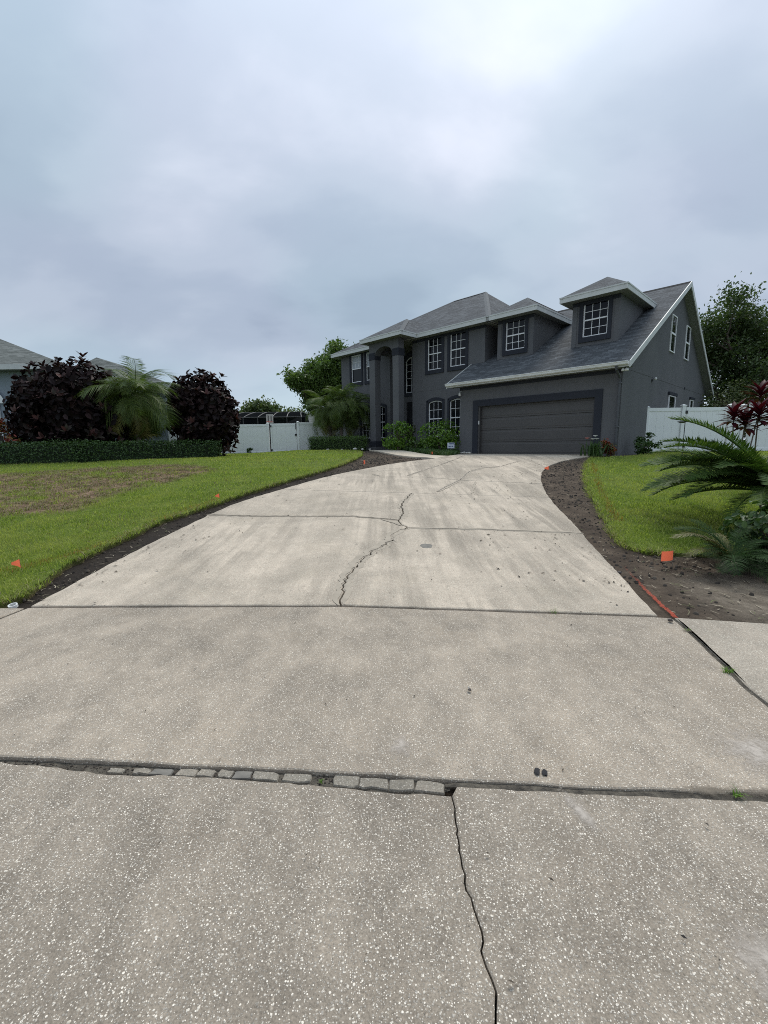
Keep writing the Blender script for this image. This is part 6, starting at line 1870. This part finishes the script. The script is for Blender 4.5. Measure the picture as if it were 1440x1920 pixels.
# ------------------------------------------------------------------ next door
nb = tag(empty('neighbouring_house', (0, 0, 0)), 'pale blue grey house with grey shingle hip roofs behind the burgundy shrubs', 'house')
MB().box(-30, -13.1, 18.5, 23, 0.7, 4.66).build('wall', 'nwall', nb)
MB().box(-13.1, -9.9, 20.5, 22.4, 0.7, 4.12).build('wall', 'nwall', nb)
HC = Vector((-12.55, 18.0, 4.78)); HT = Vector((-21.8, 24.7, 7.85))
rf = uv_faces('roof', [[Vector((-31, 18.0, 4.78)), HC, HT, Vector((-31, 24.7, 7.85))], [HC, Vector((-14.8, 24.7, 4.78)), HT]], 'nshingle', nb)
MB().box(-31, -12.52, 17.96, 18.0, 4.60, 4.80).build('fascia', 'fascia', nb)
MB().box(-31, -12.6, 18.0, 18.6, 4.58, 4.62).build('soffit', 'soffit', nb)
A_, B_ = Vector((-15.2, 20.0, 4.24)), Vector((-9.35, 20.0, 4.24)); ap = Vector((-14.15, 22.6, 5.92)); bk = Vector((-14.15, 25, 5.92))
rf2 = uv_faces('roof', [[A_, B_, ap], [B_, Vector((-10.2, 22.5, 4.24)), bk, ap], [A_, ap, bk, Vector((-15.2, 28, 4.24))]], 'nshingle', nb)
MB().box(-15.2, -9.32, 19.96, 20.0, 4.06, 4.26).box(-9.35, -9.31, 19.96, 22.5, 4.06, 4.26).build('fascia', 'fascia', nb)
def plain_window(u0, u1, z0, z1, y, parent, cols, rows):
    f = 0.09; w = MB().box(u0, u0 + f, y, y + .06, z0, z1).box(u1 - f, u1, y, y + .06, z0, z1).box(u0 + f, u1 - f, y, y + .06, z0, z0 + f).box(u0 + f, u1 - f, y, y + .06, z1 - f, z1)
    for k in range(1, rows): zz = z0 + (z1 - z0) * k / rows; w.box(u0 + f, u1 - f, y, y + .05, zz - .03, zz + .03)
    o = w.build('window', 'frame_white', parent)
    for k in range(rows):
        a = z0 + (z1 - z0) * k / rows + .05; c_ = z0 + (z1 - z0) * (k + 1) / rows - .05
        MB().box(u0 + f, u1 - f, y + .03, y + .05, a, c_).build('pane', 'pane', o)
plain_window(-17.5, -15.75, 1.6, 3.3, 18.42, nb, 1, 3)
n = 12; ab = MB(); ag = MB()
for k in range(n):
    s0, s1 = k / n, (k + 1) / n
    q = lambda s, r_: (-16.62 - r_ * 0.92 * math.cos(math.pi * s), 3.34 + r_ * 0.62 * math.sin(math.pi * s))
    for ra, rb, mb_, y in ((1.0, 1.25, ab, 18.38), (0.0, 1.0, ag, 18.44), (0.52, 0.60, ab, 18.39)):
        a, b2, c_, d_ = q(s0, ra), q(s1, ra), q(s1, rb), q(s0, rb)
        mb_.add([(a[0], y, a[1]), (b2[0], y, b2[1]), (c_[0], y, c_[1]), (d_[0], y, d_[1])], [(0, 1, 2, 3)])
aw = plain(ab, 'arched_window', 'frame_white', nb); plain(ag, 'pane', 'pane', aw)
plain_window(-12.0, -10.9, 1.7, 3.1, 20.42, nb, 1, 2)

# screened pool enclosure behind the left fence
pc = tag(empty('pool_enclosure', (-12.2, 34.5, 1.0)), 'dark screened pool enclosure with vaulted top behind the left fence', 'pool enclosure')
def vault(s): return 2.3 + 0.95 * math.sin(math.pi * min(1, 0.12 + s * 0.55))
arcs = []
for i in range(9): s = i / 8; arcs.append((s * 5.0, vault(s)))
Lx = 6.2
vs = []; fs = []
for x in (0, Lx):
    for yy, z in arcs: vs.append((x + (0.9 * (z - 2.3) if x == 0 else -0.9 * (z - 2.3)) * 0.9, yy, z))
m_ = len(arcs)
for i in range(m_ - 1): fs.append((i, i + 1, m_ + i + 1, m_ + i))
b = MB().add(vs, fs); b.add([(0, 0, 0), (Lx, 0, 0), (Lx, 0, arcs[0][1]), (0, 0, arcs[0][1])], [(0, 1, 2, 3)])
b.add([(0, 0, 0)] + [(0, 5, 0)] + [vs[i] for i in range(m_ - 1, -1, -1)], [tuple(range(m_ + 2))]); b.add([(Lx, 0, 0), (Lx, 5, 0)] + [vs[m_ + i] for i in range(m_ - 1, -1, -1)], [tuple(range(m_ + 2))])
plain(b, 'screen', 'screen', pc)
for k in range(6):
    s = k / 5
    pts = [tuple(Vector(vs[i]).lerp(Vector(vs[m_ + i]), s) + Vector((0, -0.02, 0.02))) for i in range(m_)]
    MB().tube([(pts[0][0], pts[0][1], 0)] + pts, 0.035, 6).build('frame_rib', 'cage_frame', pc)
for i in (0, 4, 8): MB().tube([Vector(vs[i]) + Vector((0, -.02, .02)), Vector(vs[m_ + i]) + Vector((0, -.02, .02))], 0.035, 6).build('frame_rail', 'cage_frame', pc)

bb = tag(empty('basketball_hoop', (-7.25, 28.6, 1.0), R(8)), 'beige basketball backboard seen over the left fence by its gate', 'basketball hoop')
MB().tube([(0, 0.25, -0.1), (0, 0.25, 2.2)], 0.05, 8).build('pole', 'dark_metal', bb)
MB().box(-0.22, 0.22, 0.0, 0.04, 1.93, 2.48).build('backboard', 'backboard', bb, bevel=0.008)
for k in (-1, 1): MB().box(k * 0.09 - 0.03, k * 0.09 + 0.03, -0.012, -0.002, 2.05, 2.40).build('bracket', 'cage_frame', bb)
MB().tube([(0.20 * math.cos(a), -0.22 + 0.20 * math.sin(a), 2.0) for a in [i * math.pi / 10 for i in range(21)]], 0.012, 6).build('rim', 'rim_red', bb)

dh = tag(empty('distant_house', (-7.6, 48, 1.0)), 'far grey roofed house behind the pool enclosure', 'house')
MB().box(-3, 6, 0, 6, -0.2, 2.6).build('wall', 'nwall', dh)
uv_faces('roof', [[Vector((-3.4, -0.4, 2.6)), Vector((6.4, -0.4, 2.6)), Vector((3.4, 3, 4.4)), Vector((-0.4, 3, 4.4))], [Vector((6.4, -0.4, 2.6)), Vector((6.4, 6.4, 2.6)), Vector((3.4, 3, 4.4))], [Vector((-3.4, 6.4, 2.6)), Vector((-3.4, -0.4, 2.6)), Vector((-0.4, 3, 4.4))]], 'nshingle', dh)
